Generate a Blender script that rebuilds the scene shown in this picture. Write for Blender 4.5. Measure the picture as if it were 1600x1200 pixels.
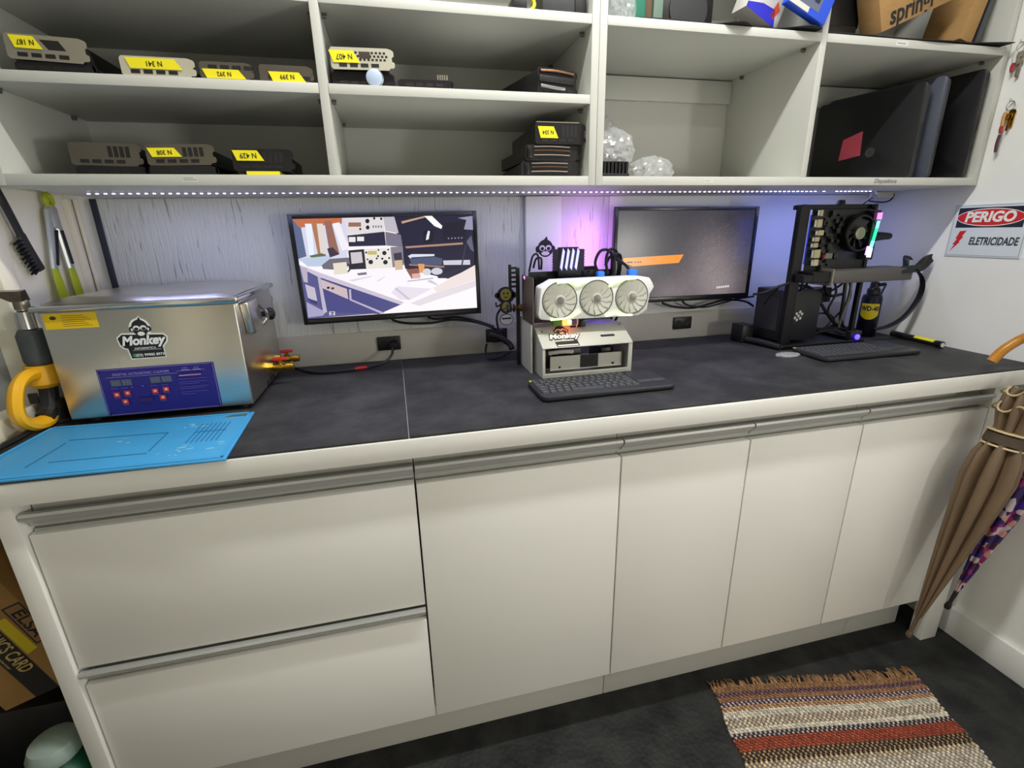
import bpy, bmesh, math, random
from mathutils import Vector, Matrix, Euler
random.seed(7)
for o in list(bpy.data.objects): bpy.data.objects.remove(o)
S = bpy.context.scene
COL = S.collection
PI = math.pi

# ------------------------------------------------------------------ camera
cd = bpy.data.cameras.new('camera'); cam = bpy.data.objects.new('camera', cd); COL.objects.link(cam)
cd.sensor_fit = 'HORIZONTAL'; cd.sensor_width = 36.0; cd.lens = 752.384 / 1600 * 36
cd.clip_start = 0.01
_R = [[0.97203753, -0.08970435, 0.21701652], [-0.23395808, -0.29058766, 0.92780517], [-0.02016584, -0.95263421, -0.30344917]]
cam.matrix_world = Matrix(((_R[0][0], -_R[0][1], -_R[0][2], 0.0), (_R[1][0], -_R[1][1], -_R[1][2], -0.9083),
                           (_R[2][0], -_R[2][1], -_R[2][2], 1.292), (0, 0, 0, 1)))
S.camera = cam
# ------------------------------------------------------------------ world, lights, exposure
w = bpy.data.worlds.new('world'); S.world = w; w.use_nodes = True
w.node_tree.nodes['Background'].inputs[0].default_value = (0.55, 0.58, 0.62, 1)
w.node_tree.nodes['Background'].inputs[1].default_value = 0.03
S.view_settings.view_transform = 'Standard'; S.view_settings.look = 'None'
S.view_settings.exposure = 0.0; S.view_settings.gamma = 1.0; S.view_settings.use_curve_mapping = False

def area(name, loc, sx, sy, power, col, rot=(0, 0, 0), spread=None):
    d = bpy.data.lights.new(name, 'AREA'); d.shape = 'RECTANGLE'; d.size = sx; d.size_y = sy
    d.energy = power; d.color = col
    if spread: d.spread = spread
    o = bpy.data.objects.new(name, d); COL.objects.link(o); o.location = loc; o.rotation_euler = rot
    return o
KEY = area('ceiling_tube_light', (0.45, -0.20, 2.405), 1.15, 0.05, 22.5, (1.0, 0.99, 0.96))
REAR = area('rear_ceiling_light', (1.15, -1.55, 2.405), 0.6, 0.12, 4.0, (1.0, 0.95, 0.84))  # unseen fill, added behind the viewer to brighten the room
SIDE = area('wall_lamp_light', (1.665, -1.30, 1.15), 0.16, 0.30, 12.0, (1.0, 0.97, 0.91), (0, PI / 2, 0))  # added side fill for the doors and the left wall
LOW_FILL = area('low_window_daylight', (0.75, -2.545, 0.42), 1.60, 0.75, 3.5, (1.0, 0.985, 0.95), (PI / 2, 0, 0))  # added low fill that reaches the doors but hardly the shelf backs

# ------------------------------------------------------------------ helpers
def lin(c):
    return tuple(((x / 255) / 12.92 if x / 255 <= 0.04045 else ((x / 255 + 0.055) / 1.055) ** 2.4) for x in c)
MATS = {}
def mat(name, col, rough=0.5, metal=0.0, emit=None, es=1.0, noise=0.0, nscale=20.0, nstretch=(1, 1, 1), bump=0.0, bscale=None,
        spec=0.5, coat=0.0, trans=0.0, rnoise=0.0):
    if name in MATS: return MATS[name]
    m = bpy.data.materials.new(name); m.use_nodes = True; nt = m.node_tree; N = nt.nodes; L = nt.links
    b = N['Principled BSDF']; c = lin(col)
    b.inputs['Base Color'].default_value = (*c, 1); b.inputs['Roughness'].default_value = rough
    b.inputs['Metallic'].default_value = metal; b.inputs['Specular IOR Level'].default_value = spec
    b.inputs['Coat Weight'].default_value = coat; b.inputs['Transmission Weight'].default_value = trans
    if emit:
        b.inputs['Emission Color'].default_value = (*lin(emit), 1); b.inputs['Emission Strength'].default_value = es
    if noise or bump or rnoise:
        tc = N.new('ShaderNodeTexCoord'); mp = N.new('ShaderNodeMapping'); mp.inputs['Scale'].default_value = nstretch
        L.new(tc.outputs['Object'], mp.inputs[0])
        n = N.new('ShaderNodeTexNoise'); n.inputs['Scale'].default_value = nscale; n.inputs['Detail'].default_value = 6
        L.new(mp.outputs[0], n.inputs['Vector'])
        if noise:
            r = N.new('ShaderNodeValToRGB'); r.color_ramp.elements[0].position = 0.3; r.color_ramp.elements[1].position = 0.7
            r.color_ramp.elements[0].color = (*[max(0, x * (1 - noise)) for x in c], 1)
            r.color_ramp.elements[1].color = (*[min(1, x * (1 + noise)) for x in c], 1)
            L.new(n.outputs['Fac'], r.inputs[0]); L.new(r.outputs[0], b.inputs['Base Color'])
        if rnoise:
            mr = N.new('ShaderNodeMapRange'); mr.inputs['To Min'].default_value = max(0.02, rough - rnoise); mr.inputs['To Max'].default_value = rough + rnoise
            L.new(n.outputs['Fac'], mr.inputs[0]); L.new(mr.outputs[0], b.inputs['Roughness'])
        if bump:
            n2 = n
            if bscale:
                n2 = N.new('ShaderNodeTexNoise'); n2.inputs['Scale'].default_value = bscale; n2.inputs['Detail'].default_value = 4
                L.new(mp.outputs[0], n2.inputs['Vector'])
            bp = N.new('ShaderNodeBump'); bp.inputs['Strength'].default_value = bump; bp.inputs['Distance'].default_value = 0.004
            L.new(n2.outputs['Fac'], bp.inputs['Height']); L.new(bp.outputs[0], b.inputs['Normal'])
    MATS[name] = m; return m

def attr_mat(name, emission=0.0, rough=0.8, bump=0.0):
    """colour comes from the mesh's face colours: flat print, screens, woven yarn"""
    if name in MATS: return MATS[name]
    m = bpy.data.materials.new(name); m.use_nodes = True; nt = m.node_tree; N = nt.nodes; L = nt.links
    b = N['Principled BSDF']; a = N.new('ShaderNodeAttribute'); a.attribute_name = 'Col'
    b.inputs['Roughness'].default_value = rough
    if emission:
        b.inputs['Base Color'].default_value = (0.01, 0.01, 0.012, 1)
        L.new(a.outputs['Color'], b.inputs['Emission Color']); b.inputs['Emission Strength'].default_value = emission
    else:
        L.new(a.outputs['Color'], b.inputs['Base Color'])
    if bump:
        tc = N.new('ShaderNodeTexCoord'); n = N.new('ShaderNodeTexNoise'); n.inputs['Scale'].default_value = 600
        L.new(tc.outputs['Object'], n.inputs['Vector'])
        bp = N.new('ShaderNodeBump'); bp.inputs['Strength'].default_value = bump; bp.inputs['Distance'].default_value = 0.002
        L.new(n.outputs['Fac'], bp.inputs['Height']); L.new(bp.outputs[0], b.inputs['Normal'])
    MATS[name] = m; return m

def film_mat(name, tint, amount):
    if name in MATS: return MATS[name]
    m = bpy.data.materials.new(name); m.use_nodes = True; nt = m.node_tree; N = nt.nodes; L = nt.links
    N.remove(N['Principled BSDF']); out = N['Material Output']
    t = N.new('ShaderNodeBsdfTransparent'); g = N.new('ShaderNodeBsdfGlossy'); g.inputs['Roughness'].default_value = 0.12
    d = N.new('ShaderNodeBsdfDiffuse'); d.inputs[0].default_value = (*lin(tint), 1); g.inputs[0].default_value = (0.95, 0.95, 0.97, 1)
    m1 = N.new('ShaderNodeMixShader'); m1.inputs[0].default_value = 0.45; L.new(d.outputs[0], m1.inputs[1]); L.new(g.outputs[0], m1.inputs[2])
    m2 = N.new('ShaderNodeMixShader'); m2.inputs[0].default_value = amount; L.new(t.outputs[0], m2.inputs[1]); L.new(m1.outputs[0], m2.inputs[2])
    L.new(m2.outputs[0], out.inputs[0]); MATS[name] = m; return m

def wmat(o):
    M = o.matrix_basis.copy(); p = o.parent
    while p: M = p.matrix_basis @ M; p = p.parent
    return M

class MB:
    def __init__(s): s.v = []; s.f = []; s.c = []
    def add(s, vs, fs, col=None):
        n = len(s.v); s.v += [Vector(p) for p in vs]; s.f += [tuple(i + n for i in f) for f in fs]
        s.c += [col] * len(fs); return s
    def box(s, x0, x1, y0, y1, z0, z1, col=None):
        vs = [(x, y, z) for z in (z0, z1) for y in (y0, y1) for x in (x0, x1)]
        return s.add(vs, [(0, 2, 3, 1), (4, 5, 7, 6), (0, 1, 5, 4), (2, 6, 7, 3), (0, 4, 6, 2), (1, 3, 7, 5)], col)
    def obox(s, c, ax, ay, az, col=None):
        c = Vector(c); ax = Vector(ax); ay = Vector(ay); az = Vector(az)
        vs = [c + ax * i + ay * j + az * k for k in (-1, 1) for j in (-1, 1) for i in (-1, 1)]
        return s.add(vs, [(0, 2, 3, 1), (4, 5, 7, 6), (0, 1, 5, 4), (2, 6, 7, 3), (0, 4, 6, 2), (1, 3, 7, 5)], col)
    def cyl(s, p0, p1, r0, r1=None, n=16, caps=True, col=None):
        r1 = r0 if r1 is None else r1; p0 = Vector(p0); p1 = Vector(p1); d = (p1 - p0).normalized()
        u = d.orthogonal().normalized(); w_ = d.cross(u)
        vs = []
        for p, r in ((p0, r0), (p1, r1)):
            for i in range(n):
                a = 2 * PI * i / n; vs.append(p + (u * math.cos(a) + w_ * math.sin(a)) * r)
        fs = [(i, (i + 1) % n, n + (i + 1) % n, n + i) for i in range(n)]
        if caps: fs += [tuple(range(n))[::-1], tuple(range(n, 2 * n))]
        return s.add(vs, fs, col)
    def tube(s, pts, r, n=8, sub=4, col=None, flat=None):
        P = [Vector(p) for p in pts]
        if sub > 1 and len(P) > 2:
            Q = []
            for i in range(len(P) - 1):
                a = P[max(i - 1, 0)]; b = P[i]; c = P[i + 1]; d = P[min(i + 2, len(P) - 1)]
                for k in range(sub):
                    t = k / sub
                    Q.append(0.5 * ((2 * b) + (c - a) * t + (2 * a - 5 * b + 4 * c - d) * t * t + (3 * b - a - 3 * c + d) * t ** 3))
            Q.append(P[-1]); P = Q
        m = len(P); vs = []; u = None
        for i in range(m):
            d = (P[min(i + 1, m - 1)] - P[max(i - 1, 0)])
            d = d.normalized() if d.length > 1e-9 else Vector((0, 0, 1))
            u = (d.orthogonal() if u is None else (u - d * u.dot(d)))
            u = u.normalized() if u.length > 1e-6 else d.orthogonal().normalized()
            if flat is not None:
                u = (Vector(flat) - d * Vector(flat).dot(d)).normalized()
            w_ = d.cross(u); rr = r(i / (m - 1)) if callable(r) else r
            ra, rb = rr if isinstance(rr, tuple) else (rr, rr)
            for k in range(n):
                a = 2 * PI * k / n + (PI / 4 if n == 4 else 0); vs.append(P[i] + u * math.cos(a) * ra + w_ * math.sin(a) * rb)
        fs = [(i * n + k, i * n + (k + 1) % n, (i + 1) * n + (k + 1) % n, (i + 1) * n + k) for i in range(m - 1) for k in range(n)]
        fs += [tuple(range(n))[::-1], tuple(range((m - 1) * n, m * n))]
        return s.add(vs, fs, col)
    def prism(s, poly, plane, a0, a1, col=None):
        def P(u, v, a):
            return {'xy': (u, v, a), 'xz': (u, a, v), 'yz': (a, u, v)}[plane]
        n = len(poly)
        vs = [P(u, v, a0) for u, v in poly] + [P(u, v, a1) for u, v in poly]
        fs = [tuple(range(n)), tuple(range(n, 2 * n))[::-1]] + [(i, n + i, n + (i + 1) % n, (i + 1) % n) for i in range(n)]
        return s.add(vs, fs, col)
    def lathe(s, prof, base=(0, 0, 0), axis=(0, 0, 1), n=24, col=None, rfun=None):
        base = Vector(base); d = Vector(axis).normalized(); u = d.orthogonal().normalized(); w_ = d.cross(u); vs = []
        for j, (r, h) in enumerate(prof):
            for i in range(n):
                a = 2 * PI * i / n; rr = r * (rfun(a, j / (len(prof) - 1)) if rfun else 1)
                vs.append(base + d * h + (u * math.cos(a) + w_ * math.sin(a)) * rr)
        m = len(prof)
        fs = [(j * n + i, j * n + (i + 1) % n, (j + 1) * n + (i + 1) % n, (j + 1) * n + i) for j in range(m - 1) for i in range(n)]
        fs += [tuple(range(n))[::-1], tuple(range((m - 1) * n, m * n))]
        return s.add(vs, fs, col)
    def poly(s, pts, col=None):
        return s.add(pts, [tuple(range(len(pts)))], col)
    def build(s, name, m, parent=None, bevel=0.0, seg=2, smooth=True, local=False, fix=True, angle=35, kind=None):
        me = bpy.data.meshes.new(name)
        me.from_pydata([tuple(p) for p in s.v], [], s.f)
        o = bpy.data.objects.new(name, me); COL.objects.link(o)
        if parent: o.parent = parent
        if parent and not local: me.transform(wmat(parent).inverted())
        if any(c is not None for c in s.c):
            ca = me.color_attributes.new('Col', 'FLOAT_COLOR', 'CORNER')
            for p in me.polygons:
                c = s.c[p.index] or (200, 200, 200)
                for li in p.loop_indices: ca.data[li].color = (*lin(c), 1)
        if bevel or fix:
            bm = bmesh.new(); bm.from_mesh(me)
            if fix: bmesh.ops.recalc_face_normals(bm, faces=bm.faces)
            if bevel:
                bm.normal_update()
                es = [e for e in bm.edges if len(e.link_faces) == 2 and e.calc_face_angle(0) > 0.5]
                bmesh.ops.bevel(bm, geom=es, offset=bevel, segments=seg, affect='EDGES', clamp_overlap=True, profile=0.5)
            bm.to_mesh(me); bm.free()
        if smooth:
            for p in me.polygons: p.use_smooth = True
            me.set_sharp_from_angle(angle=math.radians(angle))
        if m: me.materials.append(m)
        if kind: o['kind'] = kind
        return o

def thing(name, label, cat, loc=(0, 0, 0), rot=(0, 0, 0), group=None):
    o = bpy.data.objects.new(name, None); COL.objects.link(o); o.empty_display_size = 0.02
    o.location = loc; o.rotation_euler = rot; o['label'] = label; o['category'] = cat
    if group: o['group'] = group
    return o
def tag(o, label, cat, group=None):
    o['label'] = label; o['category'] = cat
    if group: o['group'] = group
    return o
def struct(o, label=None):
    o['kind'] = 'structure'
    if label: o['label'] = label
    return o
def box(name, m, parent, x0, x1, y0, y1, z0, z1, bevel=0.0, **k):
    return MB().box(x0, x1, y0, y1, z0, z1).build(name, m, parent, bevel, **k)
def inst(src, name, parent, mtx):
    o = bpy.data.objects.new(name, src.data); COL.objects.link(o); o.parent = parent; o.matrix_basis = mtx; return o
def recentre(o):
    """origin to the foot of a single-mesh thing"""
    bb = [Vector(c) for c in o.bound_box]
    c = Vector(((min(p.x for p in bb) + max(p.x for p in bb)) / 2, (min(p.y for p in bb) + max(p.y for p in bb)) / 2, min(p.z for p in bb)))
    o.data.transform(Matrix.Translation(-c)); o.location = c; return o

def text_mesh(body, size, extrude=0.0002, shear=0.0, bold=0.0, align='CENTER', xs=1.0):
    c = bpy.data.curves.new('t', 'FONT'); c.body = body; c.size = size; c.extrude = extrude; c.shear = shear; c.offset = bold
    c.align_x = align; c.align_y = 'CENTER'; c.resolution_u = 3
    o = bpy.data.objects.new('t', c); COL.objects.link(o)
    bpy.context.view_layer.update()
    me = bpy.data.meshes.new_from_object(o.evaluated_get(bpy.context.evaluated_depsgraph_get()))
    bpy.data.objects.remove(o); bpy.data.curves.remove(c)
    if xs != 1.0: me.transform(Matrix.Diagonal((xs, 1, 1, 1)))
    return me
def frame(origin, xdir, ydir):
    """4x4 with local x along xdir, local y along ydir, z = outward normal"""
    x = Vector(xdir).normalized(); y = Vector(ydir); y = (y - x * y.dot(x)).normalized(); z = x.cross(y)
    M = Matrix((x, y, z)).transposed().to_4x4(); M.translation = Vector(origin); return M
def text(name, body, size, m, parent, F, dx=0, dy=0, dz=0.0004, **k):
    me = text_mesh(body, size, **k); me.materials.clear(); me.materials.append(m)
    o = bpy.data.objects.new(name, me); COL.objects.link(o)
    M = F @ Matrix.Translation((dx, dy, dz))
    if parent: o.parent = parent; M = wmat(parent).inverted() @ M
    o.matrix_basis = M
    return o
def decal(name, polys, m, parent, F, dz=0.0003, step=0.00006):
    """flat print: list of (points2d, colour), painted in order"""
    b = MB()
    for i, (pts, col) in enumerate(polys):
        b.poly([F @ Vector((x, y, dz + i * step)) for x, y in pts], col)
    return b.build(name, m, parent, smooth=False, fix=False)
def R(x0, y0, x1, y1): return [(x0, y0), (x1, y0), (x1, y1), (x0, y1)]
def ell(cx, cy, rx, ry, n=20, a0=0, a1=2 * PI):
    full = abs(a1 - a0 - 2 * PI) < 1e-6
    return [(cx + rx * math.cos(a0 + (a1 - a0) * i / (n if full else n - 1)), cy + ry * math.sin(a0 + (a1 - a0) * i / (n if full else n - 1))) for i in range(n)]

# ------------------------------------------------------------------ materials
WHITE = mat('white_laminate', (203, 204, 197), 0.42, noise=0.02, nscale=3, bump=0.02, bscale=900)  # same white as the doors, darkened so the colour carries the bay shade
DOOR = mat('door_white', (234, 233, 227), 0.33, noise=0.015, nscale=2)  # same white as the shelves, lightened to put light into the doors
WALL = mat('wall_paint', (238, 239, 236), 0.8, noise=0.03, nscale=4, bump=0.06, bscale=120)
CREAM = mat('cream_wall_paint', (244, 239, 220), 0.75, noise=0.03, nscale=4, bump=0.05, bscale=100)
ALU = mat('brushed_aluminium', (190, 191, 189), 0.4, 0.45, noise=0.05, nscale=30, nstretch=(0.2, 40, 40))
STEEL = mat('stainless_steel', (214, 210, 200), 0.30, 1.0, noise=0.015, nscale=10, nstretch=(0.6, 40, 40), rnoise=0.02)
CHROME = mat('polished_steel', (205, 205, 202), 0.14, 1.0)
BLACKP = mat('black_plastic', (24, 24, 26), 0.42, noise=0.1, nscale=40)
BLACKM = mat('black_metal', (20, 20, 23), 0.38, 0.3)
DARKP = mat('dark_grey_plastic', (52, 53, 56), 0.5, noise=0.06, nscale=60)
RUBBER = mat('black_rubber', (16, 16, 17), 0.6)
CABLE = mat('black_cable', (18, 18, 21), 0.45)
PCB = mat('dark_circuit_board', (22, 28, 26), 0.45, noise=0.35, nscale=90)
BRASS = mat('brass', (200, 160, 60), 0.25, 1.0)
COPPER = mat('copper', (128, 96, 74), 0.35, 1.0)
REDP = mat('red_plastic', (190, 40, 36), 0.4)
YELLOWP = mat('yellow_plastic', (240, 178, 30), 0.38)
NOTE = mat('yellow_sticky_note', (240, 226, 20), 0.7)
INK = mat('black_ink', (22, 22, 24), 0.6)
WHITEINK = mat('white_ink', (238, 238, 234), 0.6)
CARD = mat('cardboard', (172, 134, 84), 0.85, noise=0.08, nscale=25, nstretch=(1, 1, 6))
BRACKET = mat('card_bracket_steel', (170, 164, 150), 0.36, 0.75, noise=0.06, nscale=20)
PAINTED = mat('beige_grey_painted_steel', (190, 190, 180), 0.45, 0.1)
PRINT = attr_mat('flat_print', rough=0.5)
SCREEN = attr_mat('screen_light', emission=1.0, rough=0.25)
FILM = film_mat('clear_plastic_film', (225, 228, 230), 0.42)

def textured_panel_mat():
    m = bpy.data.materials.new('painted_rough_plywood'); m.use_nodes = True; nt = m.node_tree; N = nt.nodes; L = nt.links
    b = N['Principled BSDF']; b.inputs['Roughness'].default_value = 0.6
    tc = N.new('ShaderNodeTexCoord'); mp = N.new('ShaderNodeMapping'); mp.inputs['Scale'].default_value = (2.2, 1, 0.14)
    L.new(tc.outputs['Object'], mp.inputs[0])
    n = N.new('ShaderNodeTexNoise'); n.inputs['Scale'].default_value = 130; n.inputs['Detail'].default_value = 5; L.new(mp.outputs[0], n.inputs['Vector'])
    v = N.new('ShaderNodeTexNoise'); v.inputs['Scale'].default_value = 75; v.inputs['Detail'].default_value = 8; v.inputs['Distortion'].default_value = 0.6
    L.new(mp.outputs[0], v.inputs['Vector'])
    r = N.new('ShaderNodeValToRGB'); e = r.color_ramp.elements
    e[0].position = 0.31; e[0].color = (*lin((160, 162, 160)), 1); e[1].position = 0.37; e[1].color = (*lin((214, 217, 214)), 1)
    L.new(v.outputs['Fac'], r.inputs[0]); L.new(r.outputs[0], b.inputs['Base Color'])
    mx = N.new('ShaderNodeMath'); mx.operation = 'ADD'; L.new(n.outputs['Fac'], mx.inputs[0]); L.new(v.outputs['Fac'], mx.inputs[1])
    bp = N.new('ShaderNodeBump'); bp.inputs['Strength'].default_value = 0.55; bp.inputs['Distance'].default_value = 0.004
    L.new(mx.outputs[0], bp.inputs['Height']); L.new(bp.outputs[0], b.inputs['Normal'])
    return m
PLY = textured_panel_mat()

def mat_dusty():
    m = bpy.data.materials.new('dusty_black_rubber_mat'); m.use_nodes = True; nt = m.node_tree; N = nt.nodes; L = nt.links
    b = N['Principled BSDF']; b.inputs['Roughness'].default_value = 0.62; b.inputs['Specular IOR Level'].default_value = 0.35
    tc = N.new('ShaderNodeTexCoord')
    n = N.new('ShaderNodeTexNoise'); n.inputs['Scale'].default_value = 5; n.inputs['Detail'].default_value = 9; n.inputs['Roughness'].default_value = 0.7
    L.new(tc.outputs['Object'], n.inputs['Vector'])
    r = N.new('ShaderNodeValToRGB'); e = r.color_ramp.elements
    e[0].position = 0.42; e[0].color = (*lin((36, 36, 38)), 1); e[1].position = 0.80; e[1].color = (*lin((74, 75, 77)), 1)
    L.new(n.outputs['Fac'], r.inputs[0]); L.new(r.outputs[0], b.inputs['Base Color'])
    f = N.new('ShaderNodeTexNoise'); f.inputs['Scale'].default_value = 500; L.new(tc.outputs['Object'], f.inputs['Vector'])
    bp = N.new('ShaderNodeBump'); bp.inputs['Strength'].default_value = 0.12; bp.inputs['Distance'].default_value = 0.002
    L.new(f.outputs['Fac'], bp.inputs['Height']); L.new(bp.outputs[0], b.inputs['Normal'])
    return m
DUSTY = mat_dusty()
def floor_mat():
    m = bpy.data.materials.new('black_studded_rubber_floor'); m.use_nodes = True; nt = m.node_tree; N = nt.nodes; L = nt.links
    b = N['Principled BSDF']; b.inputs['Roughness'].default_value = 0.55; b.inputs['Specular IOR Level'].default_value = 0.3
    tc = N.new('ShaderNodeTexCoord')
    v = N.new('ShaderNodeTexVoronoi'); v.inputs['Scale'].default_value = 75; v.feature = 'F1'; L.new(tc.outputs['Object'], v.inputs['Vector'])
    n = N.new('ShaderNodeTexNoise'); n.inputs['Scale'].default_value = 14; n.inputs['Detail'].default_value = 8; L.new(tc.outputs['Object'], n.inputs['Vector'])
    r = N.new('ShaderNodeValToRGB'); e = r.color_ramp.elements
    e[0].position = 0.35; e[0].color = (*lin((26, 27, 28)), 1); e[1].position = 0.75; e[1].color = (*lin((52, 53, 53)), 1)
    L.new(n.outputs['Fac'], r.inputs[0]); L.new(r.outputs[0], b.inputs['Base Color'])
    bp = N.new('ShaderNodeBump'); bp.inputs['Strength'].default_value = 0.5; bp.inputs['Distance'].default_value = 0.003
    L.new(v.outputs['Distance'], bp.inputs['Height']); L.new(bp.outputs[0], b.inputs['Normal'])
    return m
FLOORM = floor_mat()

# ------------------------------------------------------------------ room shell
FZ = -0.045; XL = -0.81; XR = 1.735; YB = 0.655; YF = -2.6; ZC = 2.45
struct(box('floor', FLOORM, None, -1.45, XR + 0.1, YF, YB + 0.1, FZ - 0.05, FZ), 'black rubber floor')
struct(box('ceiling', WALL, None, -1.45, XR + 0.1, YF, YB + 0.1, ZC, ZC + 0.05))
struct(box('wall_back', WALL, None, -1.45, XR + 0.1, YB, YB + 0.1, FZ, ZC))
struct(box('wall_right', WALL, None, XR, XR + 0.1, YF, YB, FZ, ZC))
FRONTM = mat('dim_front_wall', (160, 155, 146), 0.8)
struct(box('wall_front', FRONTM, None, -1.45, XR + 0.1, YF - 0.1, YF, FZ, ZC))
WY0, WY1, WZ0, WZ1 = -0.75, 0.386, 0.905, 1.95
b = MB().box(XL - 0.12, XL, WY1, YB, 0.84, ZC).box(XL - 0.12, XL, YF, WY0, FZ, ZC)
b.box(XL - 0.12, XL, WY0, WY1, WZ1, ZC).box(XL - 0.12, XL, WY0, WY1, 0.84, WZ0)
b.box(-1.45, -1.35, WY0, YB, FZ, 0.84).box(-1.45, XL - 0.12, WY0, YB, 0.84, 0.9).box(-1.35, XL - 0.12, WY0 - 0.05, WY0, FZ, 0.84)
struct(b.build('wall_left', CREAM, smooth=False))
# window in the left wall
FRAMEM = mat('cream_window_frame', (240, 236, 216), 0.35)
PANE = mat('frosted_window_glass', (128, 132, 130), 0.32, noise=0.12, nscale=3, spec=0.6)
win = struct(thing('window_1', 'cream framed window with dim frosted glass in left wall', 'window', (XL, 0, WZ0)))
del win['category']
box('window_frame', FRAMEM, win, XL - 0.07, XL + 0.012, WY1 - 0.05, WY1, WZ0, WZ1, 0.003)
box('window_frame', FRAMEM, win, XL - 0.07, XL + 0.012, WY0, WY1 - 0.05, WZ0, WZ0 + 0.042, 0.003)
box('window_frame', FRAMEM, win, XL - 0.07, XL + 0.012, WY0, WY1 - 0.05, WZ1 - 0.05, WZ1, 0.003)
box('window_frame', FRAMEM, win, XL - 0.07, XL + 0.012, WY0, WY0 + 0.05, WZ0 + 0.042, WZ1 - 0.05, 0.003)
box('pane', PANE, win, XL - 0.04, XL - 0.03, WY0 + 0.05, WY1 - 0.05, WZ0 + 0.042, WZ1 - 0.05)
# corner trims, rough painted panels and the smooth post on the back wall
for i, (x0, x1, y) in enumerate(((-0.81, -0.795, 0.635), (-0.79, -0.782, 0.645))):
    struct(box('trim_%d' % (i + 1), CREAM, None, x0, x1, y, YB, 0.905, 1.392, 0.002))
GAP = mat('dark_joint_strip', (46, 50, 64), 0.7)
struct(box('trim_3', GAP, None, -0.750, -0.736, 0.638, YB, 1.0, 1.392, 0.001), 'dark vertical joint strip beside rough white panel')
pm = struct(box('wall_panel_1', PLY, None, -0.736, 0.412, 0.644, YB, 1.0, 1.392), 'rough white painted wood panel behind left monitor')
pm2 = struct(box('wall_panel_2', PLY, None, 0.532, 0.700, 0.644, YB, 1.0, 1.392), 'rough white painted wood panel behind bench computer')
pm3 = struct(box('wall_panel_3', WALL, None, 0.702, XR, 0.644, YB, 1.0, 1.392), 'smooth white wall panel behind right monitor')
struct(box('wall_post', WALL, None, 0.414, 0.530, 0.622, YB, 0.904, 1.392, 0.002), 'white square post between the two wall panels')
STRIPM = mat('grey_wall_strip', (196, 194, 186), 0.6, noise=0.03, nscale=6)
struct(box('trim_4', STRIPM, None, XL, XR, 0.640, YB, 0.903, 1.0, 0.002), 'plain grey strip along the counter back')
struct(box('baseboard_right', WALL, None, XR - 0.016, XR, YF, 0.60, FZ, 0.058, 0.003))

# ------------------------------------------------------------------ ceiling lamps
def ceiling_lamp(name, label, light, sx, sy):
    x, y, z = light.location
    t = thing(name, label, 'lamp', (x, y, z))
    box('housing', mat('lamp_housing', (235, 235, 232), 0.4), t, x - sx / 2 - .02, x + sx / 2 + .02, y - sy / 2 - .02, y + sy / 2 + .02, z + 0.012, ZC, 0.004)
    box('diffuser', mat('lamp_diffuser', (255, 255, 250), 0.5, emit=(255, 250, 238), es=4.0), t, x - sx / 2, x + sx / 2, y - sy / 2, y + sy / 2, z + 0.004, z + 0.012)
ceiling_lamp('tube_lamp', 'long white tube lamp on ceiling above the counter', KEY, 1.15, 0.05)
ceiling_lamp('panel_lamp', 'white lamp on ceiling behind the viewer', REAR, 0.6, 0.12)  # fixture added to house the rear fill
wl = thing('wall_lamp', 'warm wall lamp on right wall behind the viewer', 'lamp', (XR, -1.30, 1.0))  # fixture made up to carry the side fill
box('back_plate', MATS['lamp_housing'], wl, XR - 0.02, XR, -1.40, -1.20, 0.98, 1.32, .004)
box('shade', MATS['lamp_diffuser'], wl, XR - 0.065, XR - 0.02, -1.38, -1.22, 1.0, 1.30, .006)
# unseen low glowing panel in a window frame, added to brighten the doors
dr = struct(thing('window_2', 'low wide frosted window behind the viewer', 'window', (0.75, YF, FZ))); del dr['category']
DW = mat('window_paint', (214, 212, 204), 0.5)
MB().box(-0.13, -0.05, YF, YF + 0.04, 0.0, 0.88).box(1.55, 1.63, YF, YF + 0.04, 0.0, 0.88).box(-0.05, 1.55, YF, YF + 0.04, 0.0, 0.05).box(-0.05, 1.55, YF, YF + 0.04, 0.80, 0.88).build('window_frame', DW, dr)
box('pane', mat('lit_frosted_pane', (230, 230, 224), 0.6, emit=(255, 248, 232), es=0.5), dr, -0.05, 1.55, YF + 0.01, YF + 0.03, 0.05, 0.80)

# ------------------------------------------------------------------ counter and base cabinets
tag(recentre(box('countertop', DOOR, None, XL + 0.001, XR - 0.001, 0.0, 0.639, 0.855, 0.898, 0.003)), 'long white laminate countertop over the white base cabinets', 'countertop')
tag(recentre(box('counter_mat', DUSTY, None, XL + 0.02, -0.0015, 0.004, 0.638, 0.898, 0.903, 0.0015)), 'dusty black rubber counter mat under the steel ultrasonic cleaner', 'mat')
tag(recentre(box('counter_mat', DUSTY, None, 0.0, XR - 0.003, 0.004, 0.638, 0.898, 0.903, 0.0015)), 'black rubber counter mat under the two open computers', 'mat')
CT = 0.9032

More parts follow.
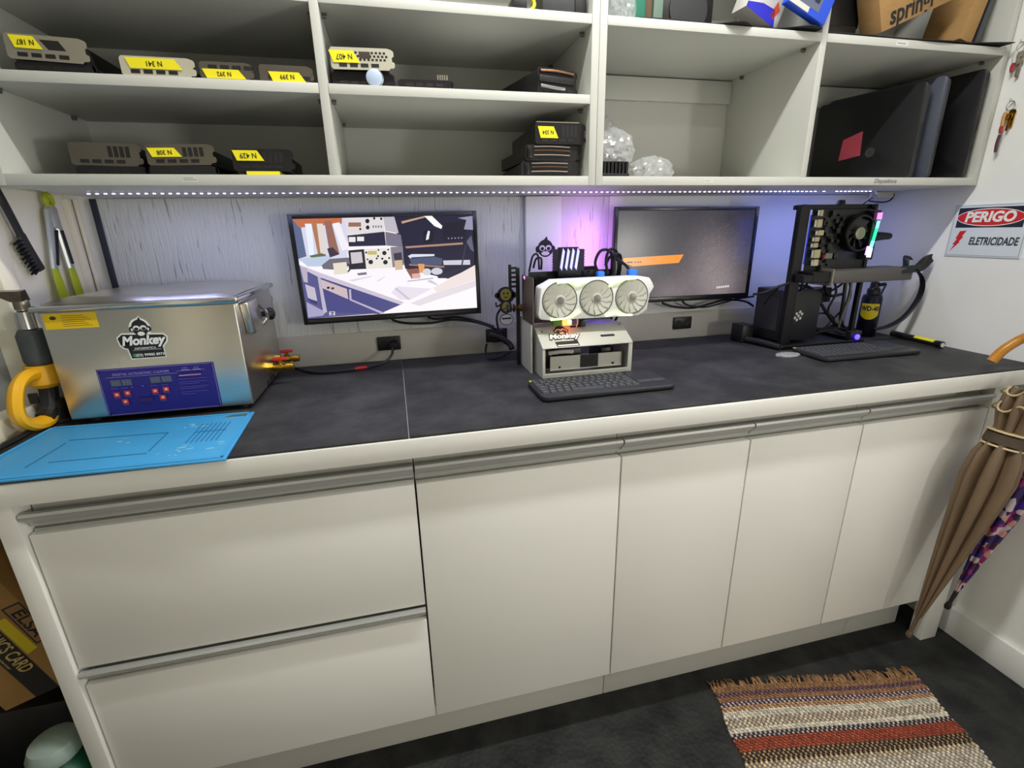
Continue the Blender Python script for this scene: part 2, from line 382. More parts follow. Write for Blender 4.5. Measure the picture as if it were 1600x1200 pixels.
def profile(name, parent, x0, x1, zt, zb, m=ALU):
    """aluminium grip rail: rolled upper lip, hollow behind it"""
    h = zt - zb
    p = [(0.013, zt), (0.010, zt - 0.15 * h), (0.013, zt - 0.35 * h), (0.022, zt - 0.6 * h), (0.030, zt - 0.85 * h), (0.031, zb), (0.046, zb), (0.046, zb + 0.1 * h), (0.034, zt - 0.5 * h), (0.022, zt)]
    return MB().prism(p, 'yz', x0, x1).build(name, m, parent, smooth=True, angle=50)
CARC = mat('cabinet_carcass', (206, 205, 197), 0.5)
def base_cabinet(label, x0, x1, fronts, drawers=False):
    t = thing('base_cabinet', label, 'cabinet', ((x0 + x1) / 2, 0.3, 0.13), group='white base cabinets under the counter')
    MB().box(x0 + 0.001, x1 - 0.001, 0.05, 0.60, 0.13, 0.845).build('body', CARC, t)
    g = 0.002
    if drawers:
        for za, zb in ((0.476, 0.786), (0.132, 0.432)):
            d = box('drawer', DOOR, t, x0 + g, x1 - g, 0.020, 0.040, za, zb, 0.0012)
        profile('grip_rail', t, x0 + g, x1 - g, 0.832, 0.798)
        box('grip_rail', ALU, t, x0 + g, x1 - g, 0.036, 0.05, 0.786, 0.790)
        profile('grip_rail', t, x0 + g, x1 - g, 0.468, 0.436)
    else:
        for xa, xb in fronts:
            box('door', DOOR, t, xa + g, xb - g, 0.020, 0.040, 0.132, 0.786, 0.0012)
            profile('grip_rail', t, xa + g, xb - g, 0.832, 0.798)
    return t
base_cabinet('white base cabinet with two wide drawers under ultrasonic cleaner', -0.684, 0.003, None, True)
base_cabinet('white base cabinet with one wide door beside the drawers', 0.003, 0.475, [(0.003, 0.475)])
base_cabinet('white base cabinet with two narrow doors, middle right', 0.475, 1.166, [(0.475, 0.822), (0.822, 1.166)])
base_cabinet('white base cabinet with one door behind the umbrellas', 1.166, 1.602, [(1.166, 1.602)])
tag(recentre(box('side_panel', DOOR, None, -0.718, -0.686, 0.012, 0.60, FZ, 0.854, 0.001)), 'white end panel at left side of the drawers', 'panel')
tag(recentre(box('filler_panel', DOOR, None, 1.604, 1.668, 0.020, 0.06, FZ, 0.854, 0.001)), 'narrow white filler panel between last door and wall', 'panel')
KICKM = mat('kick_board_white', (200, 198, 190), 0.45, noise=0.03, nscale=4)
tag(recentre(box('kick_board', KICKM, None, -0.684, 0.498, 0.105, 0.12, FZ, 0.129, 0.001)), 'white kick board under drawers and wide door', 'board')
tag(recentre(box('kick_board', KICKM, None, 0.500, 1.602, 0.105, 0.12, FZ, 0.129, 0.001)), 'white kick board under the right hand doors', 'board')

# ------------------------------------------------------------------ upper shelf units
UF = 0.285; UB = 0.643; UZ0 = 1.394; UZ1 = 2.12
PEG = mat('grey_shelf_pin', (120, 120, 116), 0.4, 0.5)
def shelf_unit(label, x0, x1, xd, boards):
    t = thing('shelf_unit', label, 'shelf', ((x0 + x1) / 2, (UF + UB) / 2, UZ0))
    th = 0.018
    box('side_panel', WHITE, t, x0, x0 + th, UF, UB, UZ0, UZ1, 0.0008)
    box('side_panel', WHITE, t, x1 - th, x1, UF, UB, UZ0, UZ1, 0.0008)
    box('divider', WHITE, t, xd, xd + th, UF, UB - 0.008, UZ0 + 0.021, UZ1 - th, 0.0008)
    box('bottom_panel', WHITE, t, x0 + th, x1 - th, UF, UB, UZ0, UZ0 + 0.021, 0.0008)
    box('top_panel', WHITE, t, x0 + th, x1 - th, UF, UB, UZ1 - th, UZ1, 0.0008)
    box('back_panel', WHITE, t, x0 + th, x1 - th, UB - 0.006, UB, UZ0 + 0.021, UZ1 - th)
    for (xa, xb) in ((x0 + th, xd), (xd + th, x1 - th)):
        zt = [UZ0 + 0.021] + [z1 for z0, z1 in boards]
        for z0, z1 in boards:
            box('shelf_board', WHITE, t, xa + 0.0006, xb - 0.0006, UF, UB - 0.008, z0, z1, 0.0008)
            for xp in (xa, xb):
                s = 1 if xp == xa else -1
                for yp in (UF + 0.05, UB - 0.07):
                    MB().cyl((xp, yp, z0 - 0.006), (xp + s * 0.009, yp, z0 - 0.006), 0.004, n=10).box(min(xp, xp + s * .01), max(xp, xp + s * .01), yp - .004, yp + .004, z0 - .003, z0 - .0003).build('shelf_pin', PEG, t)
        box('hanging_rail', WHITE, t, xa + 0.001, xb - 0.001, UB - 0.022, UB - 0.007, 1.664, 1.727 if len(boards) == 1 else 1.728, 0.0008) if len(boards) == 1 else None
    return t
U1 = shelf_unit('white open shelf unit holding graphics cards, left half', -0.725, 0.4995, -0.117, [(1.571, 1.590), (1.730, 1.749)])
U2 = shelf_unit('white open shelf unit with the laptops, right half', 0.5005, 1.728, 1.096, [(1.730, 1.749)])
# faint paper tags and pencil words on the front edges
FF = frame((0, UF, 0), (1, 0, 0), (0, 0, 1))
decal('paper_tag', [(R(-0.405, 1.400, -0.375, 1.411), (205, 205, 198)), (R(-0.402, 1.404, -0.378, 1.4055), (150, 150, 148)), (R(-0.402, 1.4075, -0.384, 1.409), (160, 160, 158))], PRINT, U1, FF)
decal('paper_tag', [(R(0.80, 1.400, 0.83, 1.411), (212, 212, 204)), (R(0.803, 1.404, 0.818, 1.4055), (160, 160, 158))], PRINT, U2, FF)
decal('paper_tag', [(R(1.33, 1.734, 1.372, 1.746), (226, 226, 220)), (R(1.336, 1.7385, 1.362, 1.7405), (140, 140, 138))], PRINT, U2, FF)
text('pencil_word', 'Dispositivos', 0.016, mat('pencil', (110, 110, 108), 0.7), U2, FF, 1.385, 1.405, shear=0.2)

# ------------------------------------------------------------------ LED strip under the shelves
led_y = 0.468; led_z = UZ0 - 0.0005
LEDM = mat('led_glow', (255, 255, 255), 0.4, emit=(196, 186, 255), es=9.0)
st = thing('led_strip', 'bluish white LED strip glued along underside of shelf units', 'LED strip', (0.45, led_y, led_z))
box('tape', mat('led_tape', (205, 205, 215), 0.5), st, -0.672, 1.562, led_y - 0.005, led_y + 0.005, led_z - 0.0012, led_z)
first = None; nled = 134
for i in range(nled):
    x = -0.664 + i * 0.0166
    if 1.338 < x < 1.355 or 1.372 < x < 1.405: continue
    if first is None:
        first = MB().box(-0.0026, 0.0026, -0.0026, 0.0026, -0.0017, 0).build('led', LEDM, st, 0.0006, 1, local=True)
        first.matrix_basis = Matrix.Translation((x - 0.45, 0, -0.0012))
    else:
        inst(first, 'led', st, Matrix.Translation((x - 0.45, 0, -0.0012)))
LEDL = area('led_strip_light', (0.45, led_y, led_z - 0.006), 2.22, 0.006, 2.1, (0.50, 0.54, 1.0))
LEDL.parent = st; LEDL.matrix_basis = Matrix.Translation((0, 0, -0.0065))
MB().tube([(1.562, led_y, led_z - .002), (1.575, led_y, led_z - .010), (1.585, .50, led_z - .004), (1.60, .52, 1.37), (1.60, .60, 1.33), (1.592, .62, 1.30)], 0.0022).build('lead_wire', mat('white_wire', (200, 200, 205), .5), st)
ad = thing('led_driver', 'small beige LED driver box taped under right shelf end', 'driver', (1.66, .535, UZ0 - .018))
box('case', mat('driver_case', (196, 192, 176), .5), ad, 1.632, 1.70, .515, .555, UZ0 - .019, UZ0 - .001, .002)
MB().tube([(1.70, .535, UZ0 - .01), (1.722, .535, UZ0 - .006), (1.722, .54, UZ0 - .025), (1.70, .55, UZ0 - .033), (1.65, .56, UZ0 - .028)], .0025).build('wire', CABLE, ad)
MB().box(1.612, 1.627, .625, .637, 1.225, 1.275).tube([(1.62, .631, 1.275), (1.63, .615, 1.31), (1.64, .56, 1.365), (1.645, .54, UZ0 - .019)], .002).tube([(1.62, .631, 1.225), (1.61, .62, 1.19), (1.575, .56, 1.15)], .002).build('inline_plug', CABLE, ad)

# ------------------------------------------------------------------ monitors
BEZ = mat('monitor_bezel', (17, 18, 22), 0.28, noise=0.05, nscale=50)
def monitor(label, cx, cz, w_, h_, roll, y=0.587, bez=(0.012, 0.012, 0.018)):
    t = thing('monitor', label, 'monitor', (cx, y, cz), (0, roll, 0))
    bl, bt, bb = bez
    x0, x1, z0, z1 = -w_ / 2, w_ / 2, -h_ / 2, h_ / 2
    b = MB().box(x0, x0 + bl, 0, .014, z0, z1).box(x1 - bl, x1, 0, .014, z0, z1).box(x0 + bl, x1 - bl, 0, .014, z1 - bt, z1).box(x0 + bl, x1 - bl, 0, .014, z0, z0 + bb)
    b.build('bezel', BEZ, t, 0.0012, local=True)
    MB().box(x0 + .004, x1 - .004, .014, .026, z0 + .004, z1 - .004).box(-.14, .14, .026, .040, -.10, .08).build('back_shell', BLACKP, t, 0.003, local=True)
    MB().box(-.05, .05, .040, .054, -.05, .05).build('wall_mount', BLACKM, t, local=True)
    b = MB(); b.box(.0, .03, -.0003, 0, z0 + .007, z0 + .010).build('logo', mat('bezel_logo', (70, 72, 76), .4), t, local=True)
    return t, (x0 + bl, x1 - bl, z0 + bb, z1 - bt)
def screen_art(t, rect, polys, y=0.004):
    x0, x1, z0, z1 = rect
    b = MB(); n = 0
    for pts, col in polys:
        b.poly([(x0 + (x1 - x0) * u, y - n * 0.00003, z1 - (z1 - z0) * v) for u, v in pts], col); n += 1
    o = b.build('screen', SCREEN, t, local=True, smooth=False, fix=False)
    MB().box(x0, x1, y + .0002, y + .004, z0, z1).build('panel', BLACKP, t, local=True)
    return o
M1, r1 = monitor('flat monitor showing a bright workshop desk picture, above steel cleaner', -0.008, 1.196, 0.524, 0.305, math.radians(-0.5))
M2, r2 = monitor('flat monitor showing dark scratched wallpaper with orange banner', 0.962, 1.2015, 0.530, 0.308, math.radians(0.4))
def px(pts):   # from a 1600x1000 look at the left screen, squared up to 0..1
    A = [(60, 115), (1440, 88), (1480, 815), (170, 905)]
    out = []
    for X, Y in pts:
        u = .5; v = .5
        for _ in range(12):
            x = (A[0][0] * (1 - u) + A[1][0] * u) * (1 - v) + (A[3][0] * (1 - u) + A[2][0] * u) * v
            y = (A[0][1] * (1 - u) + A[1][1] * u) * (1 - v) + (A[3][1] * (1 - u) + A[2][1] * u) * v
            u += (X - x) / 1340; v += (Y - y) / 760
        out.append((min(1, max(0, u)), min(1, max(0, v))))
    return out
def q(x0, y0, x1, y1): return [(x0, y0), (x1, y0), (x1, y1), (x0, y1)]
A1 = [([(0, 0), (1, 0), (1, 1), (0, 1)], (250, 246, 252))]
def ad1(pts, c): A1.append((px(pts), c))
ad1([(40, 100), (460, 100), (460, 420), (60, 440)], (214, 216, 236))
ad1([(50, 110), (110, 110), (160, 400), (90, 420)], (92, 104, 140)); ad1([(60, 110), (420, 108), (420, 150), (110, 180)], (196, 110, 70))
ad1([(150, 150), (200, 150), (215, 395), (180, 400)], (236, 240, 252)); ad1([(195, 140), (240, 140), (300, 390), (245, 395)], (176, 120, 90))
ad1([(235, 150), (280, 150), (300, 380), (262, 385)], (226, 214, 206)); ad1([(290, 130), (340, 130), (400, 380), (330, 385)], (150, 104, 88))
ad1([(350, 150), (400, 140), (470, 340), (420, 360)], (244, 240, 246)); ad1([(180, 395), (270, 375), (310, 400), (200, 415)], (92, 112, 70))
ad1([(100, 420), (330, 395), (330, 480), (170, 480)], (190, 204, 228))
ad1([(310, 340), (350, 330), (400, 385), (330, 410)], (66, 52, 66))
# black shelves at upper right
ad1([(800, 80), (1470, 70), (1480, 480), (1240, 580), (900, 500)], (28, 26, 52))
ad1([(870, 135), (1050, 92), (1060, 105), (875, 152)], (196, 160, 130)); ad1([(1050, 92), (1110, 90), (1195, 170), (1185, 192), (1130, 170)], (255, 252, 250))
ad1([(900, 325), (1360, 295), (1362, 310), (905, 340)], (176, 140, 116)); ad1([(930, 460), (1210, 478), (1210, 492), (930, 475)], (150, 120, 110))
ad1([(1040, 205), (1130, 195), (1115, 300), (1045, 300)], (14, 14, 34)); ad1([(1080, 205), (1095, 210), (1085, 270), (1062, 278), (1070, 235)], (236, 236, 250))
ad1([(1205, 150), (1390, 130), (1380, 275), (1200, 285)], (18, 17, 38))
for i in range(5): ad1(q(1238 + 27 * i, 258 - i, 1250 + 27 * i, 270 - i), (130, 130, 160))
ad1([(920, 400), (950, 385), (1130, 385), (1130, 400), (950, 410), (940, 420)], (220, 224, 236)); ad1([(930, 420), (1130, 405), (1195, 420), (1190, 470), (950, 465)], (76, 84, 118))
ad1([(1200, 435), (1420, 430), (1422, 468), (1205, 470)], (206, 208, 220)); ad1([(1345, 480), (1380, 310), (1390, 312), (1358, 480)], (56, 54, 80))
ad1([(1390, 290), (1430, 240), (1455, 370), (1425, 350)], (96, 96, 120)); ad1([(1320, 110), (1440, 95), (1445, 200), (1370, 195), (1390, 125)], (150, 150, 176))
# stacked instruments
ad1([(440, 110), (730, 100), (740, 215), (455, 235)], (226, 220, 222)); ad1([(730, 100), (815, 95), (850, 225), (745, 205)], (192, 186, 196))
ad1(q(468, 142, 562, 174), (150, 110, 84)); ad1(ell(610, 132, 16, 17, 12), (24, 22, 36)); ad1(ell(612, 180, 14, 16, 12), (24, 22, 36)); ad1(ell(662, 112, 9, 10, 10), (36, 34, 50)); ad1(ell(715, 115, 9, 10, 10), (36, 34, 50)); ad1(ell(556, 192, 9, 9, 10), (50, 46, 60))
for i in range(4): ad1(q(650 + 20 * i, 165, 660 + 20 * i, 182), (110, 104, 116))
ad1([(460, 240), (740, 212), (750, 318), (470, 325)], (38, 36, 60)); ad1(q(470, 252, 520, 290), (236, 232, 230)); ad1(q(532, 250, 584, 284), (236, 232, 230))
ad1([(745, 212), (865, 235), (880, 330), (752, 318)], (120, 116, 134)); ad1([(785, 330), (880, 325), (890, 470), (800, 490)], (132, 128, 142))
ad1([(465, 355), (585, 345), (600, 500), (480, 505)], (42, 38, 52)); ad1([(482, 372), (565, 366), (575, 450), (490, 460)], (206, 200, 204))
ad1([(583, 345), (785, 335), (802, 492), (600, 500)], (236, 230, 222)); ad1(q(612, 360, 680, 388), (196, 186, 110))
for x, y, r in ((738, 376, 17), (746, 448, 18), (634, 446, 18), (693, 352, 7), (768, 350, 7), (690, 400, 8), (600, 372, 8), (610, 425, 7), (775, 415, 8), (722, 420, 9), (680, 418, 8)): ad1(ell(x, y, r, r, 12), (34, 32, 46))
ad1([(808, 380), (870, 370), (878, 440), (820, 450)], (60, 54, 70)); ad1([(815, 435), (875, 430), (880, 505), (822, 510)], (214, 184, 156))
# mug, clutter, desk front
ad1([(270, 470), (330, 420), (470, 410), (480, 470), (420, 510), (280, 500)], (112, 108, 120)); ad1([(352, 455), (452, 445), (462, 535), (362, 545)], (232, 222, 206)); ad1([(452, 455), (480, 465), (482, 510), (462, 530), (460, 515), (470, 505), (468, 475), (455, 468)], (52, 48, 62))
ad1([(530, 535), (600, 525), (605, 545), (540, 552)], (120, 116, 130)); ad1([(905, 505), (1000, 495), (1020, 560), (950, 580)], (150, 84, 76)); ad1([(1000, 460), (1050, 462), (1052, 535), (1010, 530)], (226, 160, 96)); ad1(ell(1070, 525, 34, 28, 14), (216, 214, 222)); ad1(ell(1150, 520, 46, 28, 14), (206, 208, 222)); ad1([(1150, 550), (1270, 510), (1390, 480), (1240, 575), (1160, 575)], (34, 32, 58))
ad1([(950, 540), (1015, 535), (1018, 575), (955, 578)], (216, 176, 168)); ad1([(915, 595), (1120, 570), (1122, 580), (920, 604)], (190, 184, 196)); ad1([(470, 590), (640, 555), (642, 562), (500, 600)], (222, 216, 226)); ad1([(680, 595), (740, 560), (745, 564), (690, 602)], (224, 218, 228))
ad1([(1070, 600), (1100, 588), (1160, 628), (1150, 632)], (206, 200, 210)); ad1([(790, 690), (840, 640), (1110, 660), (940, 750), (860, 750)], (232, 224, 236)); ad1([(830, 650), (940, 745), (920, 750), (815, 660)], (204, 196, 212))
ad1([(1120, 700), (1480, 590), (1480, 640), (1010, 800), (940, 780)], (228, 220, 226)); ad1([(1120, 655), (1470, 470), (1474, 585), (1150, 690)], (240, 226, 222))
ad1([(100, 470), (240, 545), (420, 640), (480, 735), (720, 860), (170, 905)], (86, 86, 140))
ad1([(110, 465), (260, 530), (890, 770), (860, 790), (240, 560), (120, 490)], (206, 196, 214)); ad1([(240, 560), (860, 790), (890, 778), (700, 868), (300, 850)], (74, 74, 132))
ad1([(255, 578), (455, 660), (465, 745), (270, 650)], (206, 186, 190)); ad1(ell(318, 650, 12, 10, 10), (40, 36, 52)); ad1(ell(350, 655, 12, 10, 10), (70, 66, 84))
ad1([(470, 665), (485, 662), (490, 745), (740, 858), (715, 866), (475, 752)], (190, 180, 204))
ad1([(115, 480), (165, 490), (170, 610), (140, 600)], (186, 178, 196)); ad1([(150, 620), (220, 650), (240, 770), (170, 730)], (196, 188, 206)); ad1([(170, 735), (240, 760), (235, 790), (190, 770)], (60, 58, 110)); ad1([(160, 765), (300, 850), (280, 880), (172, 895)], (168, 162, 196))
ad1([(240, 560), (262, 570), (310, 850), (282, 860)], (190, 182, 204)); ad1(q(325, 845, 368, 878), (206, 202, 220)); ad1([(333, 850), (358, 850), (358, 860), (345, 872), (358, 872), (358, 876), (333, 876), (350, 858), (333, 856)], (52, 48, 96))
screen_art(M1, r1, A1)
# right screen: grey brushed and scratched metal, orange banner
A2 = []
for i in range(48):
    for j in range(28):
        u, v = (i + .5) / 48, (j + .5) / 28
        g = .62 * math.exp(-((u - .72) ** 2 / .07 + (v - .55) ** 2 / .18)) + .55 * math.exp(-((u - .8) ** 2 / .05 + (v - 1.0) ** 2 / .12)) + .55 * math.exp(-((u - .38) ** 2 / .04 + (v - 1.0) ** 2 / .08))
        g = min(1, g + random.uniform(-.02, .02)); c = (int(38 + 128 * g), int(36 + 116 * g), int(44 + 108 * g))
        A2.append((q(i / 48, j / 28, (i + 1) / 48, (j + 1) / 28), c))
rs = random.Random(3)
for k in range(420):
    u = rs.gauss(.70, .14); v = rs.gauss(.5, .22); a = rs.choice((-.9, -.6, .5, .9)) + rs.uniform(-.3, .3); L_ = rs.uniform(.01, .09); wd = rs.uniform(.0004, .0014)
    dx, dy = math.cos(a) * L_ * .6, math.sin(a) * L_
    if not (.32 < u < .95 and .05 < v < .95 and .32 < u + dx < .97 and .02 < v + dy < .97): continue
    g = rs.uniform(84, 150) * max(.5, 1 - abs(u - .72) * 1.8); c = (int(g), int(g * .93), int(g * .86))
    A2.append(([(u, v), (u + dx, v + dy), (u + dx + wd, v + dy + wd), (u + wd, v + wd * 2)], c))
for k in range(26):
    u = rs.gauss(.74, .1); v = rs.uniform(.3, .9); A2.append((ell(u, v, .003, .0045, 6), (160, 150, 142)))
A2 = A2[:]
NB = len(A2)
A2.append(([(0.05, .527), (.486, .502), (.455, .60), (.12, .625), (.05, .575)], (255, 148, 22)))
for x0, x1 in ((.075, .118), (.128, .136), (.141, .147), (.152, .165), (.17, .18)): A2.append((q(x0, .567, x1, .587), (110, 58, 12)))
for i in range(6): A2.append((q(.765 + .017 * i, .905 - .002 * i, .777 + .017 * i, .93 - .002 * i), (226, 222, 220)))
def flat_screen(t, rect, polys, nflat, y=.004):
    x0, x1, z0, z1 = rect; b = MB()
    for i, (pts, col) in enumerate(polys):
        d = 0 if i < 1344 else .0000015 * (i - 1343)
        b.poly([(x0 + (x1 - x0) * u, y - d, z1 - (z1 - z0) * v) for u, v in pts], col)
    b.build('screen', SCREEN, t, local=True, smooth=False, fix=False)
    MB().box(x0, x1, y + .0002, y + .004, z0, z1).build('panel', BLACKP, t, local=True)
flat_screen(M2, r2, A2, NB)

# ------------------------------------------------------------------ sockets and power leads on the grey strip
def socket(label, x, z=0.960):
    t = thing('wall_socket', label, 'socket', (x, .640, z - .02))
    box('plate', BLACKP, t, x - .036, x + .036, .632, .640, z - .022, z + .022, .003)
    b = MB()
    for dx in (-.017, .017): b.cyl((x + dx, .6322, z), (x + dx, .6305, z), .012, n=14)
    b.build('insert', RUBBER, t)
    return t
socket('black wall socket between cleaner and left monitor with a plug in it', -.036)
socket('black wall socket left of the grey bench computer', .312, .962)
socket('black empty wall socket below the dark wallpaper monitor', 1.002, .960)
pl = thing('power_lead', 'black power lead running from cleaner to wall socket', 'cable', (-.2, .58, CT))
MB().cyl((-.024, .6300, .958), (-.026, .600, .952), .012, .009, n=12).build('plug', RUBBER, pl)
MB().tube([(-.026, .600, .952), (-.03, .585, .935), (-.055, .57, .915), (-.10, .56, CT + .0045), (-.18, .54, CT + .004), (-.25, .545, CT + .004), (-.30, .59, CT + .006), (-.34, .620, CT + .012)], .004).build('cord', CABLE, pl)
MB().tube([(-.105, .5585, CT + .0047), (-.115, .557, CT + .0047), (-.14, .550, CT + .0045)], .0055).build('red_tag', REDP, pl)
vl = thing('monitor_cable', 'pair of black cables drooping under left monitor to socket', 'cable', (.1, .62, 1.0))
MB().tube([(-.02, .614, 1.040), (-.01, .608, 1.034), (.03, .604, 1.025), (.10, .605, 1.022), (.16, .606, 1.028), (.22, .606, 1.020), (.27, .606, 1.005), (.31, .61, .985)], .0038).build('cord', CABLE, vl)
MB().tube([(.09, .614, 1.040), (.10, .609, 1.036), (.12, .609, 1.032), (.18, .612, 1.034), (.25, .612, 1.016), (.30, .615, .995)], .0034).build('cord', CABLE, vl)
MB().box(.288, .332, .600, .6295, .945, .985).build('plug', RUBBER, vl, .004)
v2 = thing('monitor_cable', 'black cables looping under right monitor toward the black tower frame', 'cable', (1.05, .62, 1.0))
MB().tube([(.90, .614, 1.042), (.91, .608, 1.036), (.95, .604, 1.025), (1.02, .605, 1.018), (1.09, .605, 1.03), (1.15, .605, 1.040), (1.23, .606, 1.030), (1.27, .607, 1.01)], .0038).build('cord', CABLE, v2)
MB().tube([(.98, .614, 1.042), (.985, .609, 1.036), (1.01, .609, 1.025), (1.07, .611, 1.017), (1.14, .611, 1.028), (1.20, .611, 1.04), (1.27, .612, 1.045)], .0034).build('cord', CABLE, v2)

# ------------------------------------------------------------------ ultrasonic cleaner
ux0, ux1, uy0, uy1 = -0.716, -0.349, 0.272, 0.600
uc = thing('ultrasonic_cleaner', 'stainless steel digital ultrasonic cleaner with blue control panel and logo sticker', 'cleaner', ((ux0 + ux1) / 2, (uy0 + uy1) / 2, CT))
b = MB(); zb = CT + .012; zt = 1.152
b.box(ux0, ux1, uy0, uy1, zb, zt); b.build('body', STEEL, uc, .003, 3)
b = MB()
for x in (ux0 + .03, ux1 - .03):
    for y in (uy0 + .03, uy1 - .03): b.cyl((x, y, CT), (x, y, zb), .012, n=14)
b.build('foot', RUBBER, uc)
# thin top rim with rolled lip and the dished lid
b = MB(); e = .010
b.prism([(ux0 - e, uy0 - e), (ux1 + e, uy0 - e), (ux1 + e, uy1 + e), (ux0 - e, uy1 + e)], 'xy', zt + .0005, zt + .013)
b.build('rim', CHROME, uc, .005, 3)
lid = MB(); lx0, lx1, ly0, ly1 = ux0 + .004, ux1 - .004, uy0 + .004, uy1 - .004
nx, ny = 16, 14
vs = []; fs = []
for j in range(ny + 1):
    for i in range(nx + 1):
        u, v = i / nx, j / ny; d = min(u, 1 - u, v, 1 - v)
        z = zt + .0135 + (.010 if d > .07 else .010 * d / .07) + .0015 * math.sin(7 * u) * math.sin(5 * v)
        vs.append((lx0 + (lx1 - lx0) * u, ly0 + (ly1 - ly0) * v, z))
for j in range(ny):
    for i in range(nx):
        a = j * (nx + 1) + i; fs.append((a, a + 1, a + nx + 2, a + nx + 1))
lid.add(vs, fs).build('lid', STEEL, uc, fix=False)
# side handle: pressed steel cup with black ball, valves
b = MB().prism([(.30, 1.148), (.385, 1.148), (.400, 1.10), (.395, 1.083), (.385, 1.073), (.318, 1.073)], 'yz', ux1, ux1 + .020)
hp = b.build('handle_cup', STEEL, uc, .005, 3)
MB().tube([(ux1 + .018, .385, 1.135), (ux1 + .030, .395, 1.115), (ux1 + .030, .400, 1.095), (ux1 + .018, .396, 1.082)], .004).build('handle_rim', CHROME, uc)
MB().cyl((ux1, .462, 1.098), (ux1 + .014, .462, 1.098), .007, n=12).lathe([(.004, .012), (.013, .016), (.017, .024), (.014, .032), (.005, .036)], (ux1, .462, 1.098), (1, 0, 0), 14).build('knob', BLACKP, uc)
for k, (yv, zv) in enumerate(((.455, .955), (.545, .955))):
    vb = MB().cyl((ux1, yv, zv), (ux1 + .012, yv, zv), .014, n=6).cyl((ux1 + .012, yv, zv), (ux1 + .05, yv, zv), .008, n=14).cyl((ux1 + .022, yv, zv), (ux1 + .036, yv, zv), .0115, n=8).cyl((ux1 + .044, yv, zv), (ux1 + .062, yv, zv), .011, .009, n=12).cyl((ux1 + .029, yv, zv), (ux1 + .029, yv, zv + .018), .005, n=10).build('drain_valve', BRASS, uc)
    MB().box(ux1 + .012, ux1 + .046, yv - .006, yv + .006, zv + .018, zv + .026).build('valve_lever', REDP, vb, .002)
# vents on right side
b = MB()
for k in range(3): b.obox((ux1 + .0006, .42 + .03 * k, .925), (0.0006, 0, 0), (0, .010, 0), (0, .002, .006))
b.build('vent', RUBBER, uc)
UFm = frame((0, uy0, 0), (1, 0, 0), (0, 0, 1))
# warning sticker
def ws():
    P = [(R(-.709, 1.116, -.614, 1.148), (236, 196, 14))]
    P.append((ell(-.692, 1.139, .006, .004, 10), (70, 56, 10)))
    for k in range(6):
        P.append((R(-.677, 1.121 + .0042 * k, -.625 - (k % 3) * .006, 1.1222 + .0042 * k), (150, 116, 16)))
    return P
decal('warning_sticker', ws(), PRINT, uc, UFm)
# control panel
cp = MB().prism([(-.643, .918), (-.415, .918), (-.415, 1.024), (-.643, 1.024)], 'xz', uy0 - .0016, uy0).build('control_panel', mat('control_panel_blue', (34, 22, 120), .35), uc)
Fc = frame((0, uy0 - .0016, 0), (1, 0, 0), (0, 0, 1))
P = []
lv = (150, 140, 205); dv = (92, 84, 176)
for a in ((-.641, .9195, -.417, .9203), (-.641, 1.0217, -.417, 1.0225), (-.641, .9195, -.6402, 1.0225), (-.4178, .9195, -.417, 1.0225)): P.append((R(*a), lv))
P.append((R(-.628, 1.0045, -.49, 1.0053), lv)); P.append((R(-.49, 1.0085, -.435, 1.0093), lv))
for i, x in enumerate((-.622, -.601)): P.append((R(x, .985, x + .019, .999), (84, 92, 110)))
for i, x in enumerate((-.546, -.524)): P.append((R(x, .986, x + .020, 1.000), (84, 92, 110)))
for x in (-.622, -.601, -.546, -.524):
    for k in range(2):
        P.append((R(x + .004 + k * .007, .9885, x + .0045 + k * .007, .9965), (120, 128, 140))); P.append((R(x + .004 + k * .007, .992, x + .008 + k * .007, .9926), (120, 128, 140)))
for i, (x, z) in enumerate(((-.616, .966), (-.595, .968), (-.603, .949), (-.541, .968), (-.519, .970), (-.529, .952))):
    P.append((R(x - .006, z - .0055, x + .006, z + .0055), (206, 54, 44))); P.append((ell(x, z, .003, .003, 8), (236, 190, 170))); P.append((R(x - .006, z - .0085, x + .006, z - .0072), dv))
for x in (-.616, -.597, -.541, -.519): P.append((R(x - .007, .980, x + .007, .9812), dv))
P.append((ell(-.583, .981, .003, .0015, 8), dv)); P.append((ell(-.562, .982, .003, .0015, 8), dv)); P.append((R(-.578, .946, -.548, .955), (52, 20, 96)))
P.append((R(-.487, .998, -.443, .9998), (200, 170, 200))); P.append((R(-.487, 1.0012, -.445, 1.004), (70, 24, 96)))
for k, (z, l) in enumerate(((.990, .058), (.983, .056), (.979, .04), (.972, .058), (.968, .05), (.960, .054), (.955, .028))): P.append((R(-.490, z, -.490 + l, z + .0011), dv))
for x in (-.478, -.455):
    for k in range(3): P.append(([(x + .004 * k, 1.013), (x + .004 * k + .001, 1.013), (x + .004 * k + .003, 1.018), (x + .004 * k + .002, 1.018)], lv))
    P.append((R(x - .002, 1.0105, x + .014, 1.012), lv))
decal('panel_print', P, PRINT, cp, Fc)
text('panel_title', 'DIGITAL ULTRASONIC CLEANER', .0075, mat('lavender_ink', (150, 140, 205), .5), cp, Fc, -.560, 1.0105, .0008)
for x in (-.638, -.420):
    for z in (.922, 1.020): MB().cyl((x, uy0 - .0016, z), (x, uy0 - .003, z), .002, n=8).build('screw', BLACKM, cp)

